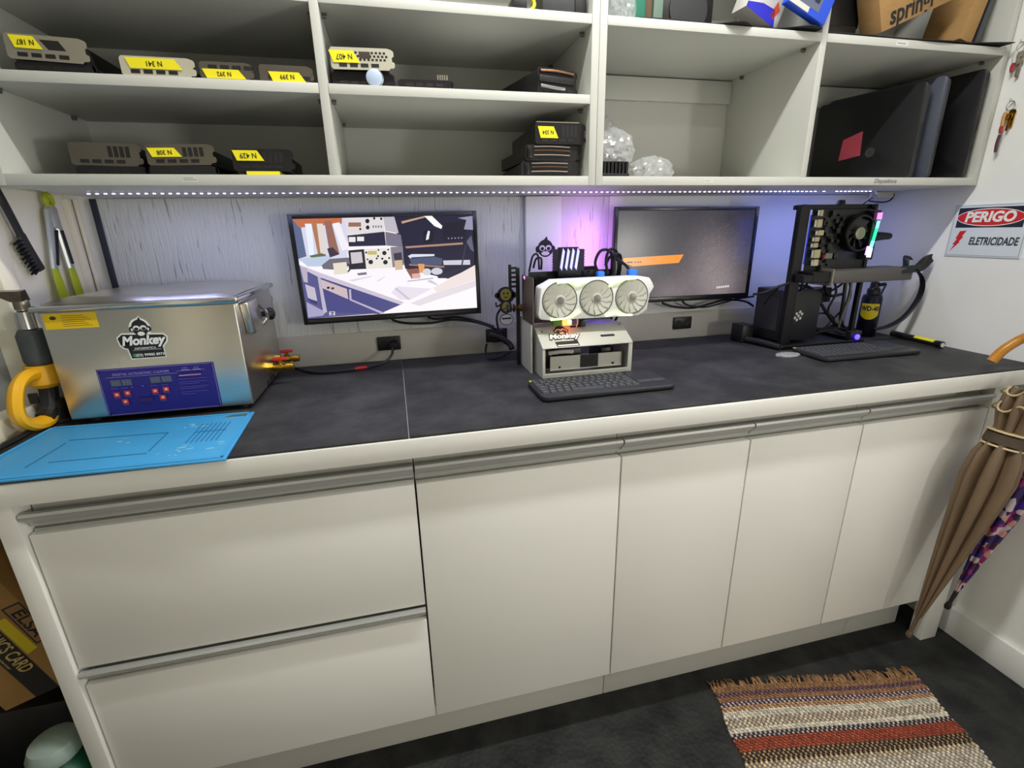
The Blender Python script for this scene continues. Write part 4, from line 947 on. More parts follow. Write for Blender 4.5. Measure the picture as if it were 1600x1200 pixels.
for k in range(9):
    a0 = 2 * PI * k / 9; bl_.add([(1.437 + r_ * math.cos(a0 + da), fy - .014 + dy, 1.262 + r_ * math.sin(a0 + da)) for r_, da, dy in ((.018, 0, 0), (.047, .15, -.003), (.047, .65, .008), (.018, .5, .008))], [(0, 1, 2, 3)])
bl_.build('fan_blades', DARKP, rc, fix=False)
MB().lathe([(.019, 0), (.0185, .008), (.012, .010)], (1.437, fy - .014, 1.262), (0, -1, 0), 20).build('fan_hub', mat('silver_hub', (150, 150, 130), .3, .7), rc)
for (xa, za, xb, zb_, r_, c, e_) in ((1.489, 1.322, 1.489, 1.302, .0065, (255, 110, 240), 2.5), (1.489, 1.298, 1.487, 1.276, .0042, (120, 240, 235), 2.2), (1.487, 1.276, 1.482, 1.238, .0040, (40, 235, 150), 2.0), (1.482, 1.238, 1.478, 1.215, .0048, (110, 225, 200), 2.2), (1.478, 1.215, 1.476, 1.188, .006, (190, 200, 255), 3.0), (1.468, 1.222, 1.466, 1.195, .0042, (220, 150, 255), 2.5)):
    MB().cyl((xa, fy - .030, za), (xb, fy - .030, zb_), r_, n=10).build('light_strip', mat('strip_%d_%d' % (c[0], c[1]), c, .4, emit=c, es=e_), rc)
MB().box(1.472, 1.498, fy - .026, fy + .004, 1.18, 1.33).build('memory_stick', BLACKP, rc, .001, 1)
MB().box(1.28, 1.49, .4195, .4235, 1.17, 1.32).build('back_light', mat('blue_back_light', (90, 110, 255), .4, emit=(70, 90, 255), es=.25), rc, .001, 1)  # glowing plate added behind the board to go with the blue wash
lo = area('strip_glow', (0, 0, 0), .26, .18, .17, (.16, .26, 1.0), (PI / 2, 0, 0)); lo.parent = rc; lo.location = Vector((1.40, .440, 1.24)) - Vector((1.36, .46, CT))  # blue light added to tint the wall behind the tower
# horizontal graphics card
MB().box(1.262, 1.335, fy - .045, fy + .03, 1.116, 1.150).build('card_tail', BLACKM, rc, .002, 1)
MB().box(1.228, 1.262, fy - .045, fy - .006, 1.118, 1.142).build('card_tail', BLACKM, rc, .002, 1)
MB().box(1.332, 1.648, fy - .050, fy + .05, 1.112, 1.152).build('grey_card', mat('grey_card_shroud', (84, 80, 78), .5, noise=.06, nscale=10), rc, .004, 2)
MB().box(1.328, 1.3315, fy - .052, fy + .05, 1.105, 1.158).build('card_bracket', BRACKET, rc, .0006, 1)
for z in (1.125, 1.140): MB().cyl((1.240, fy - .008, z), (1.240, fy - .004, z), .003, n=8).build('screw', BRASS, rc)
# wide black riser ribbon
MB().tube([(1.600, .352, 1.145), (1.640, .350, 1.147), (1.675, .35, 1.150), (1.700, .35, 1.170), (1.712, .352, 1.180), (1.700, .36, 1.172), (1.675, .36, 1.150)], (.012, .0018), n=8, flat=(0, .35, 1), sub=6).build('riser_ribbon', CABLE, rc)
MB().tube([(1.655, .352, 1.147), (1.690, .352, 1.118), (1.706, .354, 1.08), (1.700, .358, 1.035), (1.672, .365, .985), (1.625, .375, .955), (1.588, .39, .944)], (.010, .0018), n=8, flat=(0, 1, .2), sub=6).build('riser_ribbon', CABLE, rc)
MB().tube([(1.625, .36, 1.152), (1.632, .37, 1.180), (1.650, .38, 1.185), (1.668, .385, 1.175)], (.010, .0018), n=8, flat=(0, 1, .2), sub=6).build('riser_ribbon', CABLE, rc)
MB().tube([(1.502, fy + .02, 1.245), (1.53, .425, 1.248), (1.57, .425, 1.250), (1.61, .425, 1.249)], lambda t: .021 - .011 * t, n=12).build('cable_sleeve', BLACKM, rc)
MB().tube([(1.495, .40, 1.215), (1.525, .405, 1.222), (1.532, .41, 1.20), (1.515, .41, 1.185), (1.49, .41, 1.188)], .003).build('cable', CABLE, rc)
# power supply
ps = MB().box(1.238, 1.388, .432, .560, CT + .014, 1.086).build('power_supply', mat('power_supply_black', (30, 31, 34), .45, noise=.05, nscale=40), rc, .003)
Fp = frame((0, .432, 0), (1, 0, 0), (0, 0, 1)); P = []
for i, (dx, dz) in enumerate(((0, 0), (.011, .006), (-.011, -.006), (0, .013), (0, -.013), (.011, -.008), (-.011, .008))):
    P.append((ell(1.305 + dx + dz * .35, 1.000 + dz, .0052, .0055, 6), (214, 214, 210)))
decal('logo', P, PRINT, ps, Fp)
MB().box(1.2372, 1.238, .45, .55, .95, 1.06).build('side_label', mat('label_dark', (52, 52, 54), .5), ps)
rs = random.Random(4)
cab = [[(1.30, .46, 1.10), (1.36, .45, 1.085), (1.41, .44, 1.02), (1.46, .44, .97), (1.50, .43, .94)], [(1.39, .50, 1.04), (1.43, .47, 1.06), (1.47, .45, 1.09), (1.49, .44, 1.12)],
       [(1.39, .48, .96), (1.43, .45, .945), (1.46, .44, .98), (1.49, .43, 1.03), (1.485, .42, 1.11)], [(1.39, .52, .93), (1.44, .47, .925), (1.48, .45, .955), (1.53, .44, .94)],
       [(1.40, .46, .925), (1.45, .44, .94), (1.50, .43, .925), (1.55, .43, .93)], [(1.42, .43, 1.115), (1.44, .43, 1.07), (1.43, .44, 1.01), (1.47, .45, .97)],
       [(1.46, .42, 1.112), (1.465, .42, 1.05), (1.48, .43, .98), (1.52, .44, .935)], [(1.475, .42, 1.112), (1.490, .42, 1.06), (1.483, .43, 1.0), (1.50, .44, .95), (1.54, .45, .93)],
       [(1.39, .47, .99), (1.42, .45, 1.0), (1.45, .44, .99), (1.47, .44, .96)], [(1.36, .40, 1.11), (1.38, .42, 1.09), (1.43, .44, 1.06), (1.50, .46, 1.06)], [(1.27, .40, 1.12), (1.275, .41, 1.09), (1.285, .44, 1.088)], [(1.285, .40, 1.12), (1.295, .41, 1.10), (1.305, .44, 1.088)]]
for k, p in enumerate(cab): MB().tube(p, .0036 if k % 3 else .0055, sub=5).build('cable', CABLE, rc)
MB().tube([(1.478, .415, 1.11), (1.482, .415, 1.06), (1.474, .42, 1.0), (1.478, .43, .95)], .0032).build('cable', mat('grey_wire', (120, 118, 108), .5), rc)
MB().box(1.405, 1.455, .46, .50, 1.035, 1.085).build('cable_plug', BLACKP, rc, .003)
MB().tube([(1.218, .402, 1.115), (1.19, .41, 1.105), (1.155, .43, 1.085), (1.13, .45, 1.078)], .0042).build('cable', CABLE, rc)
MB().tube([(1.19, .41, 1.105), (1.20, .43, 1.09), (1.198, .45, 1.07), (1.195, .47, 1.04)], .003).build('cable', CABLE, rc)
MB().lathe([(.006, 0), (.009, .003), (.009, .007), (.004, .010)], (1.500, .378, .926), (0, -1, .1), 14).build('power_button', mat('blue_button_glow', (70, 60, 255), .3, emit=(70, 50, 255), es=5), rc)
MB().box(1.478, 1.525, .38, .40, CT + .014, .945).build('button_box', BLACKP, rc, .002)
MB().tube([(1.17, .50, CT + .012), (1.18, .45, CT + .014), (1.19, .40, CT + .012), (1.196, .372, CT + .010)], .010, n=10).build('adapter_lead', RUBBER, rc)
MB().box(1.15, 1.195, .50, .56, CT, .965).build('adapter_brick', BLACKP, rc, .004)

# ------------------------------------------------------------------ small things on the counter
wd = thing('spray_can', 'blue black and yellow WD-40 spray can behind the riser ribbon', 'can', (1.645, .470, CT))
wx, wy = 1.645, .470
MB().lathe([(.029, 0), (.031, .003), (.031, .135), (.028, .145), (.018, .150)], (wx, wy, CT), n=28).build('can', mat('can_navy', (20, 22, 40), .3, .3), wd)
lab = MB(); n_ = 16; vs = []; 
va = math.atan2(-.908 - wy, 0 - wx)
for k in range(n_ + 1):
    a = va - .95 + 1.9 * k / n_; t_ = (k / n_ - .5) * 2
    zl = CT + .062 + .016 * t_ * t_; zu = CT + .118 - .002 * (abs(t_) > .9)
    vs += [(wx + .0314 * math.cos(a), wy + .0314 * math.sin(a), zl), (wx + .0314 * math.cos(a), wy + .0314 * math.sin(a), zu)]
lab.add(vs, [(2 * k, 2 * k + 2, 2 * k + 3, 2 * k + 1) for k in range(n_)]).build('label', mat('can_yellow', (236, 212, 10), .4), wd, fix=False)
me = text_mesh('WD-40', .022, bold=.0008, xs=.82)
for v in me.vertices:
    a = va + v.co.x / .0318; v.co = Vector((wx + (.0317 + v.co.z) * math.cos(a), wy + (.0317 + v.co.z) * math.sin(a), CT + .100 + v.co.y))
me.materials.clear(); me.materials.append(mat('can_letter', (20, 24, 80), .4)); o = bpy.data.objects.new('lettering', me); COL.objects.link(o); o.parent = wd; me.transform(wmat(wd).inverted())
MB().lathe([(.020, .148), (.020, .165), (.014, .172), (.013, .188), (.009, .192)], (wx, wy, CT), n=18).build('cap', BLACKP, wd)
MB().tube([(wx + .006, wy - .012, CT + .182), (wx + .022, wy - .020, CT + .184)], .006).build('spray_nozzle', BLACKP, wd)
MB().tube([(wx + .034, wy + .010, CT + .110), (wx + .052, wy + .002, CT + .182)], .003).build('straw', REDP and mat('dark_straw', (60, 56, 54), .5), wd)
fl = thing('flashlight', 'black pen flashlight with yellow strip near counter corner', 'flashlight', (1.70, .33, CT))
p0, p1 = Vector((1.712, .425, CT + .0118)), Vector((1.685, .235, CT + .0118)); d_ = (p1 - p0)
MB().cyl(p0, p0 + d_ * .90, .0105, n=16).build('barrel', BLACKP, fl, .001, 1)
MB().cyl(p0 + d_ * .90, p1, .0115, n=16).build('head', BLACKM, fl, .0012, 1)
MB().cyl(p1, p1 + d_ * .006, .0075, n=14).build('lens', mat('flash_lens', (220, 222, 214), .15), fl)
nrm = Vector((-.6, -.25, .75)).normalized(); nrm = (nrm - d_.normalized() * nrm.dot(d_.normalized())).normalized(); sd = d_.normalized().cross(nrm)
MB().obox(p0 + d_ * .68 + nrm * .0085, d_ * .19, sd * .0058, nrm * .003).build('light_strip', mat('yellow_cob', (232, 226, 40), .4, emit=(232, 220, 40), es=.0), fl, .001, 1)
def crumple(name, label, cat, c, size, seed, m=FILM, sub=3, flat=.6):
    bm = bmesh.new(); bmesh.ops.create_icosphere(bm, subdivisions=sub, radius=1.0); rs = random.Random(seed)
    ks = [(Vector((rs.gauss(0, 1), rs.gauss(0, 1), rs.gauss(0, 1))).normalized(), rs.uniform(4, 11), rs.uniform(0, 6)) for _ in range(9)]
    for v in bm.verts:
        f = .85 + sum(.045 * abs(math.sin(k * v.co.dot(d) * 1.1 + ph)) for d, k, ph in ks) * .9 + rs.uniform(-.03, .03)
        v.co = Vector((v.co.x * size[0] * f, v.co.y * size[1] * f, max(-flat, v.co.z * f) * size[2]))
    zmin = min(v.co.z for v in bm.verts)
    for v in bm.verts: v.co.z -= zmin
    me = bpy.data.meshes.new(name); bm.to_mesh(me); bm.free(); me.materials.append(m)
    o = bpy.data.objects.new(name, me); COL.objects.link(o); o.location = c; return tag(o, label, cat)
crumple('plastic_wrapper', 'crumpled clear plastic wrapper beside keyboard at black tower frame', 'wrapper', (1.165, .305, CT), (.038, .022, .007), 4)

# ------------------------------------------------------------------ graphics cards on the shelves
SHROUD = mat('card_shroud_black', (30, 30, 32), .4, noise=.1, nscale=30); SHROUDG = mat('card_shroud_grey', (88, 88, 84), .4, .3)
def gpu(label, x, y, z, w_=.120, h=.038, L_=.24, rz=0, ry=0, br=BRACKET, note=None, nx=(-.055, .02), nz=(.012, .030), flip=False, shroud=None, vent='slots', grp='graphics cards lying on the shelves', tail=True):
    t = thing('graphics_card', label, 'graphics card', (x, y, z), (0, math.radians(ry), math.radians(rz)), grp)
    a = w_ / 2
    tab = [(a, .004), (a + .006, .004), (a + .009, .007), (a + .009, .014), (a + .004, .0165), (a + .004, h - .0165), (a + .008, h - .014), (a + .008, h - .006), (a + .005, h - .003), (a - .004, h)]
    o = MB().prism([(-a + .004, h), (-a, h - .004), (-a, .004), (-a + .004, 0), (a - .004, 0)] + tab, 'xz', 0, .0014).build('bracket', br, t, local=True, smooth=False)
    pz = h - .012 if flip else .005
    b = MB()
    for k in range(4):
        xx = -a + .016 + k * .0215
        MB().box(xx, xx + .0155, -.0008, .004, pz, pz + .0065).build('port', RUBBER, t, local=True)
    vz0, vz1 = (.006, h - .017) if flip else (.0165, h - .006)
    if vent == 'slots':
        for k in range(4): MB().box(a - .052 + k * .0105, a - .0445 + k * .0105, -.0003, .0016, vz0, vz1).build('vent', RUBBER, t, local=True)
    elif vent == 'mesh':
        b = MB()
        for i in range(13):
            for j in range(3):
                b.box(-a + .008 + i * .0082 + (j % 2) * .004, -a + .0128 + i * .0082 + (j % 2) * .004, -.0003, .0016, vz0 + j * .0062, vz0 + .0042 + j * .0062)
        b.build('vent_holes', RUBBER, t, local=True, kind='stuff')
        MB().box(-a + .058, -a + .080, -.0005, .0018, vz0 + .004, vz1 - .001).build('vent_window', mat('vent_brown', (70, 62, 56), .5, .4), t, local=True)
    elif vent == 'big':
        MB().prism([(a - .066, vz1 - .001), (a - .036, vz1 - .001), (a - .026, vz0 + .002), (a - .054, vz0 + .002)], 'xz', -.0003, .0016).build('vent', RUBBER, t, local=True)
    MB().box(-a + .004, a - .012, .0016, L_, .0055, h - .002).build('shroud', shroud or SHROUD, t, .003, local=True)
    MB().box(-a + .002, a - .003, .0016, L_ - .01, .002, .0052).build('circuit_board', PCB, t, local=True)
    MB().box(-a + .03, a - .03, .03, .11, 0, .002).build('edge_connector', mat('gold_fingers', (150, 140, 110), .4, .6), t, local=True)
    if note:
        n = MB().add([(nx[0], -.0016, nz[1]), (nx[1] - .012, -.0016, nz[1]), (nx[1], -.0018, nz[0]), (nx[0] + .007, -.0018, nz[0])], [(0, 1, 2, 3)]).add([(nx[0], -.0012, nz[1]), (nx[1] - .012, -.0012, nz[1]), (nx[1], -.0012, nz[0]), (nx[0] + .007, -.0012, nz[0])], [(0, 3, 2, 1)]).build('yellow_note', NOTE, t, local=True, smooth=False)
        me = text_mesh(note, min((nz[1] - nz[0]) * .72, (nx[1] - nx[0]) * .24), bold=.0001, xs=.9); me.materials.clear(); me.materials.append(INK)
        o = bpy.data.objects.new('handwriting', me); COL.objects.link(o); o.parent = n
        o.matrix_basis = frame(((nx[0] + nx[1]) / 2, -.0021, (nz[0] + nz[1]) / 2), (-1, 0, -.03), (.1, 0, -1))
    return t
Z1 = 1.5902; Z0 = 1.4152
BRD = mat('dull_bracket', (104, 98, 88), .4, .6, noise=.1, nscale=20); BRB = mat('black_bracket', (40, 38, 40), .4, .5); BRW = mat('bright_bracket', (206, 202, 184), .4, .5)
gpu('black card under the leftmost noted card, upper left shelf', -.585, .300, Z1, h=.018, L_=.27, br=BRB, vent=None)
gpu('leftmost card of upper shelf, steel bracket with yellow note N 187', -.590, .296, Z1 + .0185, h=.041, ry=2, note='N 187', nx=(-.052, -.002), nz=(.018, .038), vent='big')
gpu('beige bracket card with long yellow note N 341, upper left shelf', -.412, .294, Z1, h=.034, br=BRW, note='N 341', nx=(-.050, .046), nz=(.013, .031), vent=None)
gpu('upside down card with ports above yellow note N 392', -.292, .294, Z1, w_=.088, h=.031, br=BRD, note='N 392', nx=(-.040, .038), nz=(.002, .018), flip=True, vent=None)
gpu('rightmost card of upper left shelf with yellow note N 399', -.181, .292, Z1, w_=.094, h=.030, br=BRD, note='N 399', nx=(-.030, .040), nz=(.001, .018), vent=None, L_=.2)
gpu('dark dusty card with no note, lower left shelf', -.555, .335, Z0 + .0206, h=.043, br=BRD, L_=.25, ry=1)
gpu('thin black card under the dusty one, lower left shelf', -.550, .335, Z0, h=.020, L_=.25, br=BRB, vent=None)
gpu('card with yellow note N 308 in middle of lower left shelf', -.412, .318, Z0 + .0206, h=.040, br=BRD, note='N 308', nx=(-.056, .006), nz=(.016, .033), ry=-1)
gpu('thin black card under the note N 308 card', -.412, .318, Z0, h=.020, L_=.25, br=BRB, vent=None)
gpu('black bracket card with yellow note N 429, lower left shelf', -.252, .300, Z0 + .0082, h=.043, w_=.112, br=BRB, note='N 429', nx=(-.054, .006), nz=(.020, .040))
MBt = tag(recentre(box('folded_note', NOTE, None, -.285, -.220, .300, .36, Z0, Z0 + .008)), 'yellow pad under the note N 429 card', 'pad')
gpu('white bracket card with pierced vents and yellow note N 407', -.028, .296, Z1 + .0300, h=.040, br=BRW, note='N 407', nx=(-.062, -.002), nz=(.012, .034), vent='mesh', ry=-1)
gpu('black card under the pierced white bracket card', -.030, .308, Z1, h=.0295, L_=.25, br=BRB, vent='slots')
cap = thing('bottle_cap', 'pale blue round cap lying in front of stacked cards', 'cap', (-.004, .291, Z1))
MB().lathe([(.0155, 0), (.0165, .002), (.0165, .011), (.013, .013)], (-.004, .305, Z1 + .0166), (0, -1, 0), 24).build('shell', mat('pale_blue_cap', (178, 194, 220), .4), cap)
MB().lathe([(.0185, 0), (.0185, .003)], (-.003, .3075, Z1 + .0187), (0, -1, 0), 24).build('flange', mat('pale_grey_cap', (168, 180, 190), .4), cap)
gpu('flat black card lying low beside the white bracket card', .100, .300, Z1, w_=.11, h=.018, L_=.2, br=BRB, vent=None, rz=-3)
MB_ = thing('heatsink_block', 'small silver heatsink block standing on flat black card', 'heatsink', (.142, .31, Z1 + .0185))
b = MB()
for k in range(5): b.box(.130 + .005 * k, .133 + .005 * k, .305, .325, Z1 + .0185, Z1 + .030)
b.box(.130, .153, .305, .325, Z1 + .0183, Z1 + .0205).build('fins', BRACKET, MB_)
kc = gpu('thick black card turned sideways at right end of upper shelf', .405, .306, Z1, w_=.100, h=.054, L_=.2, rz=14, br=BRB, vent=None, shroud=SHROUD)
MB().tube([(-.045, -.003, .046), (.00, -.004, .048), (.045, -.003, .046)], .003).build('heat_pipe', COPPER, kc, local=True)
MB().tube([(-.045, -.003, .016), (.00, -.004, .014), (.02, -.003, .014)], .004).build('heat_pipe', CHROME, kc, local=True)
MB().box(-.048, .048, -.0045, .0, .024, .038).build('fan_slot', RUBBER, kc, .002, local=True)
lc = gpu('black card with yellow note N 354 on top of right stack', .412, .305, 1.4870, w_=.118, h=.046, br=BRB, note='N 354', nx=(-.053, -.002), nz=(.013, .038), L_=.25)
MB().box(-.056, .050, -.001, .01, .0462, .0482).build('metal_edge', BRACKET, lc, local=True)
uc2 = gpu('upper of two bare black cards in right stack', .395, .310, 1.4512, w_=.130, h=.035, br=BRB, vent='slots', L_=.25, rz=2)
uc3 = gpu('lowest black card in right stack resting on shelf bottom', .390, .312, Z0, w_=.140, h=.0355, br=BRB, vent='slots', L_=.25, rz=-1)

for c_ in (uc2, uc3):
    for zz, m_ in ((.012, BRACKET), (.022, COPPER), (.030, BRACKET)):
        MB().tube([(-.045, -.003, zz), (.0, -.0035, zz + .001), (.046, -.003, zz)], .0013, n=6).build('heat_pipe', m_, c_, local=True)
    MB().box(-.062, -.050, -.004, .0, .004, .031).build('fan_guard', BLACKM, c_, .002, local=True)

# ------------------------------------------------------------------ plastic bags in the third bay
crumple('plastic_bag', 'shiny clear plastic bag over black parts in third bay', 'bag', (.592, .40, Z0 + .042), (.050, .06, .050), 12, sub=4)
crumple('plastic_bag', 'flat clear plastic bag on shelf bottom in third bay', 'bag', (.718, .42, Z0), (.056, .06, .038), 15, sub=4)
hb = thing('heatsink_part', 'black finned cooler part under clear plastic bag', 'cooler', (.575, .36, Z0))
MB().box(.53, .615, .335, .42, Z0, Z0 + .012).build('base', BLACKP, hb, .002)
for k in range(8): MB().box(.534 + .0102 * k, .540 + .0102 * k, .337, .418, Z0 + .012, Z0 + .040).build('fin', BLACKM, hb)
MB().box(.525, .560, .55, .61, Z0, Z0 + .13).box(.525, .557, .549, .60, Z0 + .13, Z0 + .15).build('board_box', BLACKP, tag(thing('parts_box', 'small dark parts box at back corner of third bay', 'box', (.54, .58, Z0)), 'small dark parts box at back corner of third bay', 'box'), .002)
crumple('plastic_sheet', 'long clear plastic film leaning behind bags in third bay', 'film', (.63, .53, Z0 + .0), (.045, .025, .09), 21, sub=4, flat=.9)
so = thing('corner_bracket', 'small white corner bracket at back of third bay', 'bracket', (1.02, .59, Z0))
MB().box(.985, 1.035, .60, .606, Z0, Z0 + .028).box(1.029, 1.035, .57, .60, Z0, Z0 + .028).box(.985, 1.029, .575, .60, Z0, Z0 + .004).build('plate', WHITE, so, .001, 1)

# ------------------------------------------------------------------ laptops standing on edge in the fourth bay
def laptop(label, p_back, p_front, h, th, lidm, basem, lean=0.0):
    pb, pf = Vector((*p_back, 0)), Vector((*p_front, 0)); d = pf - pb; L_ = d.length; ang = math.atan2(d.y, d.x)
    t = thing('laptop', label, 'laptop', (pb.x, pb.y, Z0), (math.radians(lean), 0, ang))
    # local x runs to the front, local -y is the side seen from the left
    def rr(w0, w1, z0, z1, r=.014, n=4):
        out = []
        for (cx_, cz_, a0) in ((w1 - r, z1 - r, 0), (w0 + r, z1 - r, PI / 2), (w0 + r, z0 + r, PI), (w1 - r, z0 + r, 1.5 * PI)):
            out += [(cx_ + r * math.cos(a0 + PI / 2 * k / n), cz_ + r * math.sin(a0 + PI / 2 * k / n)) for k in range(n + 1)]
        return out
    MB().prism(rr(0, L_, 0, h), 'xz', -th * .38, 0).build('lid', lidm, t, .0015, local=True)
    MB().prism(rr(.002, L_ - .002, 0, h - .002), 'xz', .001, th * .62).build('base', basem, t, .003, local=True)
    MB().cyl((.05, .0005, .004), (L_ - .05, .0005, .004), .0035, n=10).build('hinge', DARKP, t, local=True)
    MB().box(L_ - .003, L_ - .0018, th * .2, th * .45, h * .25, h * .33).box(L_ - .003, L_ - .0018, th * .2, th * .45, h * .45, h * .58).build('side_port', RUBBER, t, local=True)
    return t, L_
LIDB = mat('laptop_lid_black', (22, 22, 26), .32, noise=.06, nscale=80); LIDS = mat('laptop_slate', (62, 68, 82), .4, .2); BASEB = mat('laptop_base', (34, 36, 42), .45)
# local -y must face -x: run each laptop from front to back direction
la, L1 = laptop('black laptop with pink note on its lid, leftmost of three', (1.438, .612), (1.497, .305), .250, .026, LIDB, BASEB)
MB().add([(.095, -.0105, .072), (.162, -.0105, .080), (.158, -.0105, .150), (.100, -.0105, .133)], [(0, 1, 2, 3)]).build('pink_note', mat('pink_sticky_note', (224, 88, 112), .7), la, local=True, smooth=False, fix=False)
MB().lathe([(.0135, 0), (.0135, .0006), (.0118, .0006), (.0118, 0)], (.190, -.0100, .085), (0, -1, 0), 22).build('round_logo', mat('logo_silver', (120, 122, 126), .3, .8), la, local=True)
laptop('slate grey laptop in middle of three standing laptops', (1.478, .615), (1.556, .300), .266, .030, LIDS, BASEB)
laptop('black laptop standing nearest the right shelf side', (1.640, .616), (1.682, .292), .286, .024, LIDB, LIDB)

# ------------------------------------------------------------------ things on the top boards
ZT = 1.7492
tb = thing('power_adapter', 'black adapter with yellow cable loop on top board', 'adapter', (.345, .32, ZT))
MB().box(.305, .335, .30, .36, ZT, ZT + .03).build('case', BLACKP, tb, .003)
MB().tube([(.337 + .018 * math.cos(a), .315 + .006 * math.sin(a * 2), ZT + .022 + .018 * math.sin(a)) for a in [2 * PI * k / 20 for k in range(21)]], .0042, sub=1).build('cable_loop', mat('yellow_cable', (196, 190, 30), .5), tb)
tb2 = thing('drive_tray', 'grey device with black end on top board beside divider', 'device', (.42, .33, ZT))
MB().box(.37, .445, .300, .40, ZT, ZT + .05).build('body', DARKP, tb2, .002); MB().box(.447, .475, .305, .38, ZT, ZT + .045).build('end_block', RUBBER, tb2, .002)
def drape(name, label, x0, x1, y0, y1, z, droop, m, seed, n=40):
    rs = random.Random(seed); b = MB(); vs = []; fs = []; ny_ = 12
    for j in range(ny_ + 1):
        for i in range(n + 1):
            u, v = i / n, j / ny_; x = x0 + (x1 - x0) * u
            front = y0 + droop(u); y = front + (y1 - front) * v
            vs.append((x, y, z + .0015 + .0045 * (1 + math.sin(9 * u + 2 * v)) * (.4 + v)))
    for j in range(ny_):
        for i in range(n):
            a = j * (n + 1) + i; fs.append((a, a + 1, a + n + 2, a + n + 1))
    nv = len(vs); vs += [(x, y, zz + .0015) for x, y, zz in vs]; fs2 = [tuple(i + nv for i in f) for f in fs]
    rim = list(range(n + 1)) + [j * (n + 1) + n for j in range(1, ny_ + 1)] + [ny_ * (n + 1) + i for i in range(n - 1, -1, -1)] + [j * (n + 1) for j in range(ny_ - 1, 0, -1)]
    fs3 = [(rim[k], rim[(k + 1) % len(rim)], rim[(k + 1) % len(rim)] + nv, rim[k] + nv) for k in range(len(rim))]
    b.add(vs, fs + fs2 + fs3)
    return tag(recentre(b.build(name, m, None)), label, 'foam sheet')
FOAM = mat('black_foam', (34, 34, 36), .8, noise=.1, nscale=60)
drape('foam_sheet', 'wavy black foam sheet sticking out over the third bay', .60, 1.088, UF + .01, .42, ZT, lambda u: -.03 * math.exp(-((u - .52) / .08) ** 2) - .03 * math.exp(-((u - .93) / .1) ** 2), FOAM, 1)
drape('foam_sheet', 'black foam sheet under the cardboard boxes in right corner', 1.13, 1.705, UF + .006, .45, ZT, lambda u: -.012 * math.exp(-((u - .6) / .2) ** 2) - .03 * max(0, u - .8) * 5, FOAM, 2)
crumple('plastic_bag', 'crumpled clear plastic bag at left end of top board', 'bag', (.570, .345, ZT), (.036, .045, .042), 33, sub=4)
tag(recentre(box('green_box', mat('green_card', (40, 120, 96), .6), None, .622, .668, .40, .55, ZT + .02, ZT + .16, .002)), 'green carton standing behind the crumpled plastic bag', 'box')
tag(recentre(box('brown_box', mat('brown_card', (96, 76, 54), .7), None, .672, .692, .41, .56, ZT + .02, ZT + .15, .002)), 'thin brown carton beside the green carton', 'box')
tag(recentre(box('teal_box', mat('teal_card', (110, 132, 118), .7), None, .696, .722, .41, .56, ZT + .02, ZT + .14, .002)), 'pale teal carton beside the thin brown carton', 'box')
db = thing('fan_unit', 'dark fan unit standing in middle of the top board', 'fan', (.80, .46, ZT + .02))
MB().box(.735, .885, .44, .50, ZT + .02, ZT + .15).build('frame', BLACKP, db, .004); MB().lathe([(.055, 0), (.055, .004), (.02, .006)], (.81, .44, ZT + .085), (0, -1, 0), 24).build('rotor', DARKP, db)
wb = thing('white_carton', 'white carton with blue and orange print leaning on top board', 'box', (.95, .33, ZT + .037), (0, math.radians(22), math.radians(6)))
MB().box(-.055, .055, 0, .05, .0, .20).build('carton', mat('white_card', (214, 210, 204), .6), wb, .002, local=True)
Fl = frame((0, 0, 0), (1, 0, 0), (0, 0, 1))
b = MB(); 
for pts, c in (([(-.055, .0), (.045, .0), (.03, .035), (-.01, .03), (-.055, .012)], (52, 52, 190)), ([(.02, .02), (.032, .012), (.045, .04), (.03, .055)], (214, 84, 40)), ([(-.055, .12), (.0, .2), (-.055, .2)], (30, 34, 110))):
    MB().poly([(x, -.0004, z) for x, z in pts], c).build('print', PRINT, wb, local=True, smooth=False, fix=False)
kb = thing('blue_carton', 'blue carton with a picture of keyboard keys, leaning right', 'box', (1.022, .260, ZT + .026), (0, math.radians(21), 0))
BLU = mat('bright_blue_card', (36, 84, 226), .45)
MB().box(-.062, .058, 0, .022, 0, .22).build('carton', BLU, kb, .002, local=True)
b = MB(); b.poly([(-.06, -.0004, .014), (.028, -.0004, .014), (.028, -.0004, .22), (-.06, -.0004, .22)], (96, 104, 128))
for i in range(4):
    for j in range(7): b.poly([(-.054 + i * .020, -.0006, .030 + j * .024), (-.039 + i * .020, -.0006, .030 + j * .024), (-.039 + i * .020, -.0006, .046 + j * .024), (-.054 + i * .020, -.0006, .046 + j * .024)], (34, 40, 66))
b.poly([(-.06, -.0006, .002), (.0, -.0006, .002), (.0, -.0006, .014), (-.06, -.0006, .014)], (206, 206, 196))
b.build('print', PRINT, kb, local=True, smooth=False, fix=False)
rb = thing('black_case', 'black hard case behind cardboard box on top board', 'case', (1.19, .40, ZT + .016))
MB().box(1.135, 1.275, .36, .55, ZT + .016, ZT + .05).box(1.14, 1.30, .38, .55, ZT + .05, ZT + .16).build('shell', BLACKP, rb, .006)
def carton(name, label, loc, rot, w_, d_, h, m, txt=None, size=.04, tx=0, tz=0, mark=True):
    t = thing(name, label, 'box', loc, [math.radians(a) for a in rot])
    MB().box(-w_ / 2, w_ / 2, 0, d_, 0, h).build('carton', m, t, .0015, local=True)
    MB().box(-w_ / 2 + .002, w_ / 2 - .002, d_ * .48, d_ * .52, h, h + .0006).build('tape_seam', mat('tape', (150, 116, 70), .4), t, local=True)
    return t
sb = carton('cardboard_box', 'brown cardboard box printed springf, tilted on top board', (1.425, .318, ZT + .069), (0, -22, 4), .26, .06, .17, CARD)
text('lettering', 'springf', .058, INK, sb, wmat(sb) @ frame((0, 0, 0), (1, 0, 0), (0, 0, 1)), -.025, .026, .0006, shear=.25, bold=.0014)
